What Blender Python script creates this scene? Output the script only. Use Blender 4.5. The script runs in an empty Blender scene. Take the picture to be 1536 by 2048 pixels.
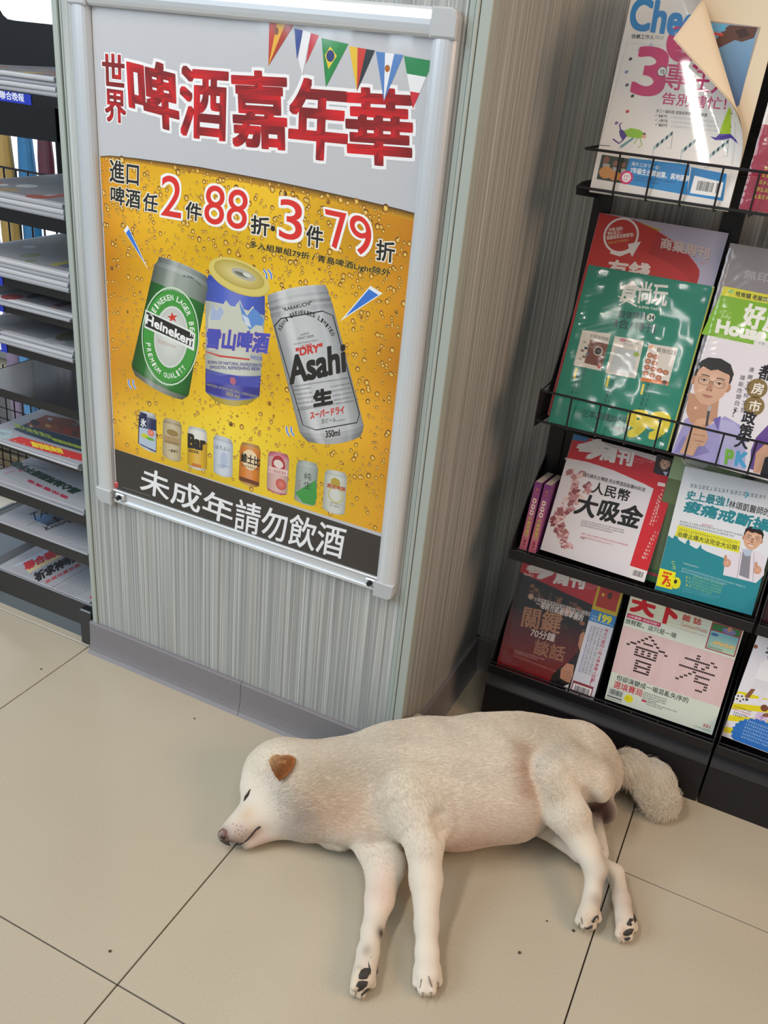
import bpy, math, random
import numpy as np
from mathutils import Vector, Matrix

SC = bpy.context.scene
COL = SC.collection
random.seed(7)
RNG = np.random.default_rng(7)

# ------------------------------------------------------------------ camera
CAM_POS = np.array([1.2025, -1.2395, 1.2435])
CAM_ROT = np.array([[0.89408256, -0.2742077, 0.35415604],
                    [0.43847652, 0.37448326, -0.81700712],
                    [0.09140414, 0.88576093, 0.45505259]])   # columns: right, up, back
F_PX = 1789.1
cam = bpy.data.cameras.new('camera')
cam.sensor_fit = 'VERTICAL'; cam.sensor_height = 24.0; cam.lens = F_PX / 2048 * 24.0
cam.clip_start = 0.02
cam_ob = bpy.data.objects.new('camera', cam); COL.objects.link(cam_ob)
cam_ob.matrix_world = Matrix([[*CAM_ROT[i], CAM_POS[i]] for i in range(3)] + [[0, 0, 0, 1]])
SC.camera = cam_ob

# ------------------------------------------------------------------ world, lights, exposure
SC.view_settings.view_transform = 'Standard'; SC.view_settings.look = 'None'
SC.view_settings.gamma = 1.0; SC.view_settings.use_curve_mapping = False
SC.view_settings.exposure = 0.0
try:
    SC.cycles.use_denoising = True
    SC.cycles.max_bounces = 6; SC.cycles.diffuse_bounces = 3; SC.cycles.glossy_bounces = 3
    SC.cycles.transparent_max_bounces = 12; SC.cycles.caustics_reflective = False
except Exception:
    pass
w = bpy.data.worlds.new('world'); SC.world = w; w.use_nodes = True
bg = w.node_tree.nodes['Background']
bg.inputs[0].default_value = (0.86, 0.93, 1.0, 1); bg.inputs[1].default_value = 0.27


def area(name, loc, look, size, power, color):
    l = bpy.data.lights.new(name, 'AREA'); l.shape = 'RECTANGLE'
    l.size, l.size_y = size; l.energy = power; l.color = color
    o = bpy.data.objects.new(name, l); COL.objects.link(o); o.location = loc
    o.rotation_euler = (Vector(look) - Vector(loc)).to_track_quat('-Z', 'Y').to_euler()
    return o


area('storefront_daylight', (-1.9, -2.7, 2.55), (0.6, 0, 0.4), (2.2, 1.5), 88, (0.76, 0.89, 1.0))
area('ceiling_lamp', (-0.1, -1.3, 2.75), (-0.1, -1.3, 0), (0.25, 1.4), 30, (1.0, 0.93, 0.82))
area('ceiling_lamp', (1.5, -1.1, 2.75), (1.5, -1.1, 0), (0.25, 1.4), 12, (1.0, 0.90, 0.76))
area('ceiling_lamp', (0.26, -4.6, 2.75), (0.26, -4.6, 0), (0.06, 1.9), 26, (1.0, 0.97, 0.92))
area('aisle_lamp', (3.4, -0.5, 2.0), (0.8, 0.2, 0.7), (1.4, 1.0), 36, (1.0, 0.62, 0.37))

# ------------------------------------------------------------------ helpers
def lin(c):
    return tuple((x / 12.92 if x <= 0.04045 else ((x + 0.055) / 1.055) ** 2.4) for x in c)


def hx(s):
    if not isinstance(s, str): return s
    return lin(tuple(int(s[i:i + 2], 16) / 255 for i in (0, 2, 4)))


def ray(px, py):
    return CAM_ROT @ np.array([(px - 768) / F_PX, -(py - 1024) / F_PX, -1.0])


def at(px, py, axis, val):
    """the point of the plane axis = val that the photograph shows at this pixel"""
    i = 'xyz'.index(axis); d = ray(px, py)
    return CAM_POS + d * (val - CAM_POS[i]) / d[i]


_m = {}
def mat(name, color='808080', rough=0.5, metal=0.0, spec=0.5, coat=0.0, emit=None, est=1.0, alpha=None, noise=None, bump=None):
    if name in _m: return _m[name]
    m = bpy.data.materials.new(name); m.use_nodes = True; _m[name] = m
    nt = m.node_tree; b = nt.nodes['Principled BSDF']
    c = (*hx(color), 1)
    b.inputs['Base Color'].default_value = c
    b.inputs['Roughness'].default_value = rough; b.inputs['Metallic'].default_value = metal
    b.inputs['Specular IOR Level'].default_value = spec
    b.inputs['Coat Weight'].default_value = coat
    if emit:
        b.inputs['Emission Color'].default_value = (*hx(emit), 1); b.inputs['Emission Strength'].default_value = est
    tc = nt.nodes.new('ShaderNodeTexCoord')
    if noise:                                    # (scale, amount): gentle colour variation
        n = nt.nodes.new('ShaderNodeTexNoise'); n.inputs['Scale'].default_value = noise[0]; n.inputs['Detail'].default_value = 4
        nt.links.new(tc.outputs['Object'], n.inputs['Vector'])
        mx = nt.nodes.new('ShaderNodeMix'); mx.data_type = 'RGBA'
        k = noise[1]
        mx.inputs['A'].default_value = (*[x * (1 - k) for x in c[:3]], 1)
        mx.inputs['B'].default_value = (*[min(1, x * (1 + k)) for x in c[:3]], 1)
        nt.links.new(n.outputs['Fac'], mx.inputs['Factor']); nt.links.new(mx.outputs['Result'], b.inputs['Base Color'])
    if bump:
        n = nt.nodes.new('ShaderNodeTexNoise'); n.inputs['Scale'].default_value = bump[0]
        nt.links.new(tc.outputs['Object'], n.inputs['Vector'])
        bp_ = nt.nodes.new('ShaderNodeBump'); bp_.inputs['Strength'].default_value = bump[1]; bp_.inputs['Distance'].default_value = 0.002
        nt.links.new(n.outputs['Fac'], bp_.inputs['Height']); nt.links.new(bp_.outputs['Normal'], b.inputs['Normal'])
    return m


def print_mat(name, rough=0.35, coat=0.0, spec=0.5, bump=None):
    """printed paper: colour comes from the mesh's colour attribute"""
    if name in _m: return _m[name]
    m = mat(name, 'ffffff', rough, 0, spec, coat)
    nt = m.node_tree; b = nt.nodes['Principled BSDF']
    a = nt.nodes.new('ShaderNodeAttribute'); a.attribute_name = 'ink'
    nt.links.new(a.outputs['Color'], b.inputs['Base Color'])
    if bump:
        tc = nt.nodes.new('ShaderNodeTexCoord')
        n = nt.nodes.new('ShaderNodeTexNoise'); n.inputs['Scale'].default_value = bump[0]
        nt.links.new(tc.outputs['Object'], n.inputs['Vector'])
        bp_ = nt.nodes.new('ShaderNodeBump'); bp_.inputs['Strength'].default_value = bump[1]; bp_.inputs['Distance'].default_value = 0.003
        nt.links.new(n.outputs['Fac'], bp_.inputs['Height']); nt.links.new(bp_.outputs['Normal'], b.inputs['Normal'])
    return m


def clear_mat(name, rough=0.05, fac=0.12, bump=None, tint='ffffff'):
    """clear plastic film: mostly lets light straight through, with a gloss on top"""
    if name in _m: return _m[name]
    m = bpy.data.materials.new(name); m.use_nodes = True; _m[name] = m
    nt = m.node_tree; nt.nodes.clear()
    out = nt.nodes.new('ShaderNodeOutputMaterial'); mx = nt.nodes.new('ShaderNodeMixShader')
    t = nt.nodes.new('ShaderNodeBsdfTransparent'); t.inputs[0].default_value = (*hx(tint), 1)
    g = nt.nodes.new('ShaderNodeBsdfGlossy'); g.inputs['Roughness'].default_value = rough
    lw = nt.nodes.new('ShaderNodeLayerWeight'); pw_ = nt.nodes.new('ShaderNodeMath'); pw_.operation = 'POWER'; pw_.inputs[1].default_value = 5.0
    nt.links.new(lw.outputs['Facing'], pw_.inputs[0])
    ad = nt.nodes.new('ShaderNodeMath'); ad.operation = 'ADD'; ad.inputs[1].default_value = fac; ad.use_clamp = True
    nt.links.new(pw_.outputs[0], ad.inputs[0]); nt.links.new(ad.outputs[0], mx.inputs[0])
    nt.links.new(t.outputs[0], mx.inputs[1]); nt.links.new(g.outputs[0], mx.inputs[2]); nt.links.new(mx.outputs[0], out.inputs[0])
    if bump:
        tc = nt.nodes.new('ShaderNodeTexCoord')
        mp = nt.nodes.new('ShaderNodeMapping'); mp.inputs['Scale'].default_value = bump[2] if len(bump) > 2 else (1, 1, 1)
        n = nt.nodes.new('ShaderNodeTexNoise'); n.inputs['Scale'].default_value = bump[0]; n.inputs['Detail'].default_value = 3
        nt.links.new(tc.outputs['Object'], mp.inputs[0]); nt.links.new(mp.outputs[0], n.inputs['Vector'])
        bp_ = nt.nodes.new('ShaderNodeBump'); bp_.inputs['Strength'].default_value = bump[1]; bp_.inputs['Distance'].default_value = 0.004
        nt.links.new(n.outputs['Fac'], bp_.inputs['Height']); nt.links.new(bp_.outputs['Normal'], g.inputs['Normal'])
    return m


class MB:
    """collects boxes, tubes and polygons into one mesh"""
    def __init__(s): s.v = []; s.f = []
    def add(s, vs, fs):
        n = len(s.v); s.v += [tuple(map(float, x)) for x in vs]; s.f += [tuple(i + n for i in f) for f in fs]; return s
    def box(s, x0, x1, y0, y1, z0, z1, b=0.0):
        if x0 > x1: x0, x1 = x1, x0
        if b <= 0:
            return s.add([(x, y, z) for z in (z0, z1) for y in (y0, y1) for x in (x0, x1)],
                         [(0, 2, 3, 1), (4, 5, 7, 6), (0, 1, 5, 4), (2, 6, 7, 3), (0, 4, 6, 2), (1, 3, 7, 5)])
        vs = []
        for z, q in ((z0, b), (z0 + b, 0), (z1 - b, 0), (z1, b)):
            X0, X1, Y0, Y1 = x0 + q, x1 - q, y0 + q, y1 - q
            c = b * 0.6 if q == 0 else b * 0.4
            vs += [(X0 + c, Y0, z), (X1 - c, Y0, z), (X1, Y0 + c, z), (X1, Y1 - c, z), (X1 - c, Y1, z), (X0 + c, Y1, z), (X0, Y1 - c, z), (X0, Y0 + c, z)]
        fs = [tuple(range(7, -1, -1)), tuple(range(24, 32))]
        for r in range(3):
            for i in range(8):
                j = (i + 1) % 8; fs.append((r * 8 + i, r * 8 + j, r * 8 + 8 + j, r * 8 + 8 + i))
        return s.add(vs, fs)
    def tube(s, pts, r, n=6, caps=True):
        pts = [Vector(p) for p in pts]; rr = r if hasattr(r, '__len__') else [r] * len(pts)
        vs = []; prev = None
        for i, p in enumerate(pts):
            t = (pts[min(i + 1, len(pts) - 1)] - pts[max(i - 1, 0)]).normalized()
            a = prev - t * prev.dot(t) if prev else (Vector((0, 0, 1)) if abs(t.z) < .9 else Vector((1, 0, 0)))
            a = (a - t * a.dot(t)).normalized(); prev = a; b_ = t.cross(a)
            for k in range(n):
                an = 2 * math.pi * k / n; vs.append(p + (a * math.cos(an) + b_ * math.sin(an)) * rr[i])
        fs = [(i * n + k, i * n + (k + 1) % n, (i + 1) * n + (k + 1) % n, (i + 1) * n + k) for i in range(len(pts) - 1) for k in range(n)]
        if caps: fs += [tuple(range(n - 1, -1, -1)), tuple(range((len(pts) - 1) * n, len(pts) * n))]
        return s.add(vs, fs)
    def prism(s, outline, ax, a0, a1):
        """outline in the two other axes, extruded along axis ax"""
        n = len(outline); vs = []
        for a in (a0, a1):
            for p in outline:
                q = list(p); q.insert(ax, a); vs.append(q)
        fs = [tuple(range(n)), tuple(range(2 * n - 1, n - 1, -1))] + [(i, i + n, (i + 1) % n + n, (i + 1) % n) for i in range(n)]
        return s.add(vs, fs)
    def build(s, name, m, parent=None, smooth=False, kind=None, label=None):
        me = bpy.data.meshes.new(name); me.from_pydata(s.v, [], s.f); me.update()
        return link(name, me, m, parent, smooth, kind, label)


def link(name, me, m, parent=None, smooth=False, kind=None, label=None):
    import bmesh
    bm = bmesh.new(); bm.from_mesh(me); bmesh.ops.recalc_face_normals(bm, faces=bm.faces); bm.to_mesh(me); bm.free()
    if smooth:
        me.polygons.foreach_set('use_smooth', [True] * len(me.polygons))
    if m: me.materials.append(m)
    o = bpy.data.objects.new(name, me); COL.objects.link(o)
    if parent: put(o, parent)
    if kind: o['kind'] = kind
    if label: o['label'] = label
    return o


def put(o, parent):
    o.parent = parent; o.matrix_parent_inverse = parent.matrix_world.inverted() if parent.type != 'EMPTY' or True else Matrix()
    return o


def empty(name, loc, label, cat, group=None):
    o = bpy.data.objects.new(name, None); COL.objects.link(o)
    o.empty_display_size = 0.05; o.location = loc; o.matrix_world = Matrix.Translation(Vector(loc))
    return tag(o, label, cat, group)


def tag(o, label, cat, group=None):
    o['label'] = label; o['category'] = cat
    if group: o['group'] = group
    return o


# ------------------------------------------------------------------ flat print (lettering and pictures) as coloured mesh on paper
_glyph = {}
def glyphs(s, res=2, spacing=1.0):
    k = (s, res, spacing)
    if k not in _glyph:
        c = bpy.data.curves.new('t', 'FONT'); c.body = s; c.resolution_u = res; c.space_line = 1.02 * spacing
        o = bpy.data.objects.new('t', c); m = o.to_mesh()
        V = np.array([v.co[:2] for v in m.vertices]).reshape(-1, 2); Fc = [tuple(p.vertices) for p in m.polygons]
        o.to_mesh_clear(); bpy.data.objects.remove(o); bpy.data.curves.remove(c)
        _glyph[k] = (V, Fc)
    return _glyph[k]


class Print:
    """draws on a flat sheet: O bottom left corner, U right, V up (unit vectors), coordinates in millimetres"""
    def __init__(s, O, U, V, bend=None):
        s.O = np.array(O, float); s.U = np.array(U, float); s.V = np.array(V, float); s.N = np.cross(s.U, s.V)
        s.v = []; s.f = []; s.c = []; s.n = 0; s.mm = False; s.bend = bend; s.eps = 0.0
    def loc(s, p):
        if s.mm: return np.array(p, float)
        d = ray(*p); t = (s.O - CAM_POS) @ s.N / (d @ s.N); q = CAM_POS + d * t - s.O
        return np.array([q @ s.U, q @ s.V]) * 1000
    def add(s, P2, faces, col, lv):
        P2 = np.asarray(P2, float); s.eps = (s.eps + 0.0004) % 0.018
        h = 0.05 + lv * 0.045 + s.eps
        if s.bend:
            W = np.array([s.bend(x, y, h) for x, y in P2])
        else:
            W = s.O + (P2[:, :1] * s.U + P2[:, 1:] * s.V + h * s.N) / 1000
        s.v.append(W); s.f += [tuple(i + s.n for i in f) for f in faces]; s.n += len(P2)
        if callable(col): C = np.array([hx(col(x, y)) for x, y in P2])
        else: C = np.tile(np.array(hx(col)), (len(P2), 1))
        s.c.append(C)
    def poly(s, pts, col, lv=1):
        s.add([s.loc(p) for p in pts], [tuple(range(len(pts)))], col, lv)
    def quad(s, a, b, c, d, col, lv=1, nx=1, ny=1):
        a, b, c, d = [s.loc(p) for p in (a, b, c, d)]
        P2 = [(a * (1 - i / nx) + b * i / nx) * (1 - j / ny) + (d * (1 - i / nx) + c * i / nx) * j / ny for j in range(ny + 1) for i in range(nx + 1)]
        fs = [(j * (nx + 1) + i, j * (nx + 1) + i + 1, (j + 1) * (nx + 1) + i + 1, (j + 1) * (nx + 1) + i) for j in range(ny) for i in range(nx)]
        if isinstance(col, (list, tuple)) and len(col) == 4 and isinstance(col[0], str):
            cc = [np.array(hx(x)) for x in col]; L = [(cc[0] * (1 - i / nx) + cc[1] * i / nx) * (1 - j / ny) + (cc[3] * (1 - i / nx) + cc[2] * i / nx) * j / ny for j in range(ny + 1) for i in range(nx + 1)]
            s.add(P2, fs, 'ffffff', lv); s.c[-1] = np.array(L)
        else: s.add(P2, fs, col, lv)
    def ell(s, c, rx, ry=None, col='000000', lv=2, ang=0.0, n=16, hi=None, ring=None):
        """ellipse; rx, ry in mm; hi = centre colour; ring = inner fraction left open"""
        c = s.loc(c); ry = rx if ry is None else ry; ca, sa = math.cos(ang), math.sin(ang)
        E = lambda k, q: c + q * np.array([rx * math.cos(k) * ca - ry * math.sin(k) * sa, rx * math.cos(k) * sa + ry * math.sin(k) * ca])
        an = [2 * math.pi * i / n for i in range(n)]
        if ring:
            P2 = [E(k, 1) for k in an] + [E(k, ring) for k in an]; fs = [(i, (i + 1) % n, (i + 1) % n + n, i + n) for i in range(n)]
            s.add(P2, fs, col, lv)
        else:
            P2 = [E(k, 1) for k in an] + [c]; fs = [(i, (i + 1) % n, n) for i in range(n)]
            s.add(P2, fs, col, lv)
            if hi is not None: s.c[-1][-1] = hx(hi)
    def line(s, pts, wid, col='000000', lv=3):
        """stroke of wid mm through the points"""
        P = [s.loc(p) for p in pts]; L = []; R_ = []
        for i, p in enumerate(P):
            t = P[min(i + 1, len(P) - 1)] - P[max(i - 1, 0)]; t = t / (np.linalg.norm(t) + 1e-9); nn = np.array([-t[1], t[0]]) * (wid[i] if hasattr(wid, '__len__') else wid) / 2
            L.append(p + nn); R_.append(p - nn)
        n = len(P); s.add(L + R_, [(i, i + 1, n + i + 1, n + i) for i in range(n - 1)], col, lv)
    def text(s, t, bl, br, tl=None, col='000000', lv=5, bold=0.0, out=None, ow=0.05, shadow=None, spacing=1.0, asp=1.0, res=2):
        """writes t with its inked box's bottom left at bl, bottom right at br, top left at tl"""
        s.eps = 0.0
        V, Fc = glyphs(t, 6 if len(t) < 8 else res, spacing)
        lo, hi_ = V.min(0), V.max(0); sz = hi_ - lo
        A = s.loc(bl); B = s.loc(br) - A
        if tl is not None: T = s.loc(tl) - A
        else:
            L = np.linalg.norm(B); T = np.array([-B[1], B[0]]) / L * (L * sz[1] / sz[0]) * asp
        uv = (V - lo) / sz
        em = np.linalg.norm(B) / sz[0]                # millimetres per em
        base = A + uv[:, :1] * B + uv[:, 1:] * T
        bu, tu = B / np.linalg.norm(B), T / np.linalg.norm(T)
        def shifted(rad, c, lv, n):
            for i in range(n):
                a = 2 * math.pi * i / n + math.pi / 4; q = rad * em * min(1.41, 1.06 / max(abs(math.cos(a)), abs(math.sin(a)))); s.add(base + (bu * math.cos(a) + tu * math.sin(a)) * q, Fc, c, lv)
        if shadow: s.add(base + np.array([0.05, -0.06]) * em, Fc, shadow, lv - 1); 
        if out: shifted(bold + ow, out, lv - 0.5, 12)
        cf = col
        if callable(col):
            Z = [col(a, b) for a, b in uv]
        if bold > 0:
            k0 = len(s.c); shifted(bold, 'ffffff' if callable(col) else col, lv, 8)
            if callable(col):
                for q in range(k0, len(s.c)): s.c[q] = np.array([hx(z) for z in Z])
        s.add(base, Fc, 'ffffff' if callable(col) else col, lv + 0.2)
        if callable(col): s.c[-1] = np.array([hx(z) for z in Z])
    def fine(s, a, b, h, rows=1, col='555555', lv=3, gap=1.7, d=None):
        """small type that cannot be read in the photograph: rows of broken strokes, h mm high"""
        A, B = s.loc(a), s.loc(b); t = B - A; L = np.linalg.norm(t); t = t / L
        nrm = np.array([t[1], -t[0]])                # next row goes down
        for r in range(rows):
            x = 0; end = L * (1 if r < rows - 1 or rows == 1 else random.uniform(.5, .9))
            P2 = []; fs = []
            while x < end:
                for yy in ((0, .18), (.42, .58), (.82, 1)):
                    k = min(random.uniform(.5, .95) * h, end - x)
                    if random.random() < .85:
                        o = A + t * x + nrm * (r * h * gap) ; n = len(P2)
                        P2 += [o - nrm * h * yy[0], o + t * k - nrm * h * yy[0], o + t * k - nrm * h * yy[1], o - nrm * h * yy[1]]; fs.append((n, n + 1, n + 2, n + 3))
                xx = A + t * (x + h * random.uniform(.2, .5)) + nrm * (r * h * gap); n = len(P2)
                P2 += [xx, xx + t * h * .15, xx + t * h * .15 - nrm * h, xx - nrm * h]; fs.append((n, n + 1, n + 2, n + 3))
                x += h * 1.12
            if fs: s.add(P2, fs, col, lv)
    def barcode(s, a, b, d, col='111111', lv=4, n=26):
        """bars between a, b (bottom) and d (top left)"""
        A, B, D = s.loc(a), s.loc(b) , s.loc(d); r = random.Random(3); x = 0; t = (B - A); up = D - A
        while x < 1:
            k = r.choice([.012, .02, .03]); P2 = [A + t * x, A + t * min(1, x + k), A + t * min(1, x + k) + up, A + t * x + up]
            s.add(P2, [(0, 1, 2, 3)], col, lv); x += k + r.choice([.012, .02, .028])
    def build(s, name, m, parent):
        me = bpy.data.meshes.new(name); V = np.concatenate(s.v)
        me.from_pydata([tuple(x) for x in V], [], s.f); me.update()
        ca = me.color_attributes.new('ink', 'FLOAT_COLOR', 'POINT')
        C4 = np.ones((len(V), 4), np.float32); C4[:, :3] = np.concatenate(s.c); ca.data.foreach_set('color', C4.ravel())
        me.materials.append(m)
        o = bpy.data.objects.new(name, me); COL.objects.link(o)
        if parent: put(o, parent)
        return o
# ================================================================== the setting
def wood_mat():
    """pale grey laminate with fine vertical stripes"""
    m = mat('striped_laminate', '9a9d98', 0.36, 0, 0.4); nt = m.node_tree; b = nt.nodes['Principled BSDF']
    tc = nt.nodes.new('ShaderNodeTexCoord'); sx = nt.nodes.new('ShaderNodeSeparateXYZ'); nt.links.new(tc.outputs['Object'], sx.inputs[0])
    ad = nt.nodes.new('ShaderNodeMath'); ad.operation = 'ADD'; nt.links.new(sx.outputs[0], ad.inputs[0]); nt.links.new(sx.outputs[1], ad.inputs[1])
    cb = nt.nodes.new('ShaderNodeCombineXYZ'); zz = nt.nodes.new('ShaderNodeMath'); zz.operation = 'MULTIPLY'; zz.inputs[1].default_value = 0.0035
    nt.links.new(sx.outputs[2], zz.inputs[0]); nt.links.new(ad.outputs[0], cb.inputs[0]); nt.links.new(zz.outputs[0], cb.inputs[1])
    def noi(sc, det, lo, hi_):
        n = nt.nodes.new('ShaderNodeTexNoise'); n.inputs['Scale'].default_value = sc; n.inputs['Detail'].default_value = det
        nt.links.new(cb.outputs[0], n.inputs['Vector']); r = nt.nodes.new('ShaderNodeMapRange'); r.inputs[1].default_value = lo; r.inputs[2].default_value = hi_
        nt.links.new(n.outputs['Fac'], r.inputs[0]); return r
    n1 = noi(190, 2, .38, .62); n2 = noi(55, 3, .35, .65); n3 = noi(420, 1, .52, .72)
    def mix(f, A, B):
        x = nt.nodes.new('ShaderNodeMix'); x.data_type = 'RGBA'; nt.links.new(f.outputs[0], x.inputs['Factor'])
        for k, q in (('A', A), ('B', B)):
            if isinstance(q, str): x.inputs[k].default_value = (*hx(q), 1)
            else: nt.links.new(q.outputs['Result'], x.inputs[k])
        return x
    a = mix(n1, '787a78', 'b2b6b6'); c = mix(n2, '929a9c', 'aaa8a2'); 
    h = nt.nodes.new('ShaderNodeMix'); h.data_type = 'RGBA'; h.inputs['Factor'].default_value = .42
    nt.links.new(a.outputs['Result'], h.inputs['A']); nt.links.new(c.outputs['Result'], h.inputs['B'])
    d = nt.nodes.new('ShaderNodeMix'); d.data_type = 'RGBA'; d.inputs['B'].default_value = (*hx('ccd2d2'), 1)
    sc = nt.nodes.new('ShaderNodeMath'); sc.operation = 'MULTIPLY'; sc.inputs[1].default_value = .8; nt.links.new(n3.outputs[0], sc.inputs[0]); nt.links.new(sc.outputs[0], d.inputs['Factor'])
    nt.links.new(h.outputs['Result'], d.inputs['A'])
    nt.links.new(d.outputs['Result'], b.inputs['Base Color'])
    return m


WOOD = wood_mat()
TRIM = mat('painted_trim', 'a2aba6', 0.4)
VINYL = mat('grey_vinyl', '7d7b80', 0.5, noise=(30, .06))
PX = 0.7434            # right corner of the pillar
# pillar front (faces -y) and its right side (faces +x)
MB().box(0.018, PX - 0.032, 0.0, 0.02, 0.0, 2.75).build('wall_front', WOOD, kind='structure')
MB().box(0.002, PX - 0.002, 0.02, 0.449, 0.0, 2.75).build('wall_core', TRIM, kind='structure')
MB().box(PX - 0.02, PX, 0.012, 0.45, 0.0, 2.75).build('wall_side', WOOD, kind='structure')
MB().box(PX, 3.4, 0.43, 0.45, 0.0, 2.75).build('wall_back', WOOD, kind='structure')
MB().box(0.0, 0.0125, -0.004, 0.03, 0.055, 2.75, .002).box(0.0138, 0.018, -0.001, 0.03, 0.055, 2.75, .001).build('trim_1', TRIM, kind='structure')
t = MB().box(PX - 0.0145, PX + 0.002, -0.003, 0.02, 0.055, 2.75, .002).box(PX - 0.0215, PX - 0.0155, -0.004, 0.02, 0.055, 2.75, .002)
t.box(PX - 0.031, PX - 0.0225, -0.001, 0.02, 0.055, 2.75, .001); t.build('trim_2', TRIM, kind='structure')


def skirting(name, p0, p1, out, h=0.077, d=0.02):
    """cove-footed vinyl skirting from p0 to p1, standing out by d along out"""
    prof = [(0, h), (.006, h), (.0078, h - .003), (.0085, .045), (.0095, .028), (.0115, .016), (.0145, .007), (.018, .0025), (d, 0), (0, 0)]
    vs = []; n = len(prof)
    for p in (p0, p1):
        for q, z in prof: vs.append((p[0] + out[0] * q, p[1] + out[1] * q, z))
    fs = [tuple(range(n)), tuple(range(2 * n - 1, n - 1, -1))] + [(i, i + n, (i + 1) % n + n, (i + 1) % n) for i in range(n)]
    return MB().add(vs, fs).build(name, VINYL, kind='structure')


MB().box(-3.0, 0.0, 1.95, 2.0, 0, 2.75).build('wall_far', WOOD, kind='structure')
skirting('baseboard_front_1', (-0.006, 0.0), (0.3905, 0.0), (0, -1))
skirting('baseboard_front_2', (0.3915, 0.0), (PX + 0.008, 0.0), (0, -1))
skirting('baseboard_side', (PX, -0.008), (PX, 0.43), (1, 0))
skirting('baseboard_back', (PX, 0.43), (3.4, 0.43), (0, -1))

# floor: recessed grout bed with separate 60 cm tiles
def tile_mat():
    m = mat('polished_tile', 'c4b59c', 0.2, 0, 0.45); nt = m.node_tree; b = nt.nodes['Principled BSDF']
    tc = nt.nodes.new('ShaderNodeTexCoord')
    g = nt.nodes.new('ShaderNodeNewGeometry')
    n = nt.nodes.new('ShaderNodeTexNoise'); n.inputs['Scale'].default_value = 2.2; n.inputs['Detail'].default_value = 2
    n2 = nt.nodes.new('ShaderNodeTexNoise'); n2.inputs['Scale'].default_value = 260; n2.inputs['Detail'].default_value = 2
    for q in (n, n2): nt.links.new(g.outputs['Position'], q.inputs['Vector'])
    r = nt.nodes.new('ShaderNodeMapRange'); r.inputs[1].default_value = .1; r.inputs[2].default_value = .9; nt.links.new(n.outputs['Fac'], r.inputs[0])
    mx = nt.nodes.new('ShaderNodeMix'); mx.data_type = 'RGBA'; mx.inputs['A'].default_value = (*hx('b5ab98'), 1); mx.inputs['B'].default_value = (*hx('c2baa8'), 1)
    nt.links.new(r.outputs[0], mx.inputs['Factor'])
    m2 = nt.nodes.new('ShaderNodeMix'); m2.data_type = 'RGBA'; m2.blend_type = 'MULTIPLY'; m2.inputs['Factor'].default_value = .16
    nt.links.new(mx.outputs['Result'], m2.inputs['A']); nt.links.new(n2.outputs['Fac'], m2.inputs['B']); nt.links.new(m2.outputs['Result'], b.inputs['Base Color'])
    r2 = nt.nodes.new('ShaderNodeMapRange'); r2.inputs[3].default_value = .16; r2.inputs[4].default_value = .34
    return m


floor = MB().box(-3.0, 3.4, -3.2, 3.0, -0.05, -0.004).build('floor', mat('dark_grout', '3a3228', 0.9), kind='structure')
GX, GY = 0.5797, -0.6000        # a grout crossing
TW = 0.6; gap = 0.0011
tm = MB().box(gap, TW - gap, gap, TW - gap, -0.008, 0.0, .0008)
TILE = tile_mat(); tile_me = None
for i in range(-6, 5):
    for j in range(-4, 6):
        x, y = GX + i * TW, GY + j * TW
        if x < -2.9 or x + TW > 3.5 or y < -3.1: continue
        if tile_me is None:
            o = tm.build('floor_tile', TILE); tile_me = o.data
        else:
            o = bpy.data.objects.new('floor_tile', tile_me); COL.objects.link(o)
        o.location = (x, y, 0); o.parent = floor
# ================================================================== snap frame with the beer poster
FX0, FX1, FZ0, FZ1 = 0.046, 0.704, 0.397, 1.303
ALU = mat('satin_aluminium', 'd2d8de', 0.32, 0.4, 0.5)
ALU2 = mat('grey_plastic_corner', 'b2b6ba', 0.45)
fr = empty('poster_frame', (0.375, -0.001, FZ0), 'silver snap frame with rounded corners screwed to the striped pillar, around the beer poster', 'picture frame')


def rail(a0, a1, c, half, horizontal, outer):
    """half-round clip rail; c = centre across; prof goes across the rail"""
    prof = []
    n = 9
    for i in range(n + 1):
        a = math.pi * i / n
        prof.append((-math.cos(a) * half, -0.005 - 0.012 * math.sin(a) ** .7))
    prof = [(-half, 0)] + prof + [(half, 0)]
    vs = []; k = len(prof)
    for a in (a0, a1):
        for q, y in prof:
            vs.append((a, y, c + q) if horizontal else (c + q, y, a))
    fs = [tuple(range(k)), tuple(range(2 * k - 1, k - 1, -1))] + [(i, i + k, (i + 1) % k + k, (i + 1) % k) for i in range(k)]
    return MB().add(vs, fs)


RW = 0.0185
rail(FZ0 + 0.03, FZ1 - 0.037, FX0 + RW, RW, False, 0).build('rail', ALU, fr, smooth=False)
rail(FZ0 + 0.03, FZ1 - 0.037, FX1 - RW + .001, RW, False, 0).build('rail', ALU, fr)
rail(FX0 + 0.037, FX1 - 0.037, FZ1 - RW, RW, True, 0).build('rail', ALU, fr)
# slim lower rail with a channel
lr = MB().box(FX0 + 0.03, FX1 - 0.03, -0.011, -0.001, FZ0 + 0.004, FZ0 + 0.011, .001).box(FX0 + 0.03, FX1 - 0.03, -0.007, -0.001, FZ0 + 0.011, FZ0 + 0.027).box(FX0 + 0.03, FX1 - 0.03, -0.010, -0.001, FZ0 + 0.027, FZ0 + 0.031, .001)
lr.build('bottom_rail', ALU, fr)


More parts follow.
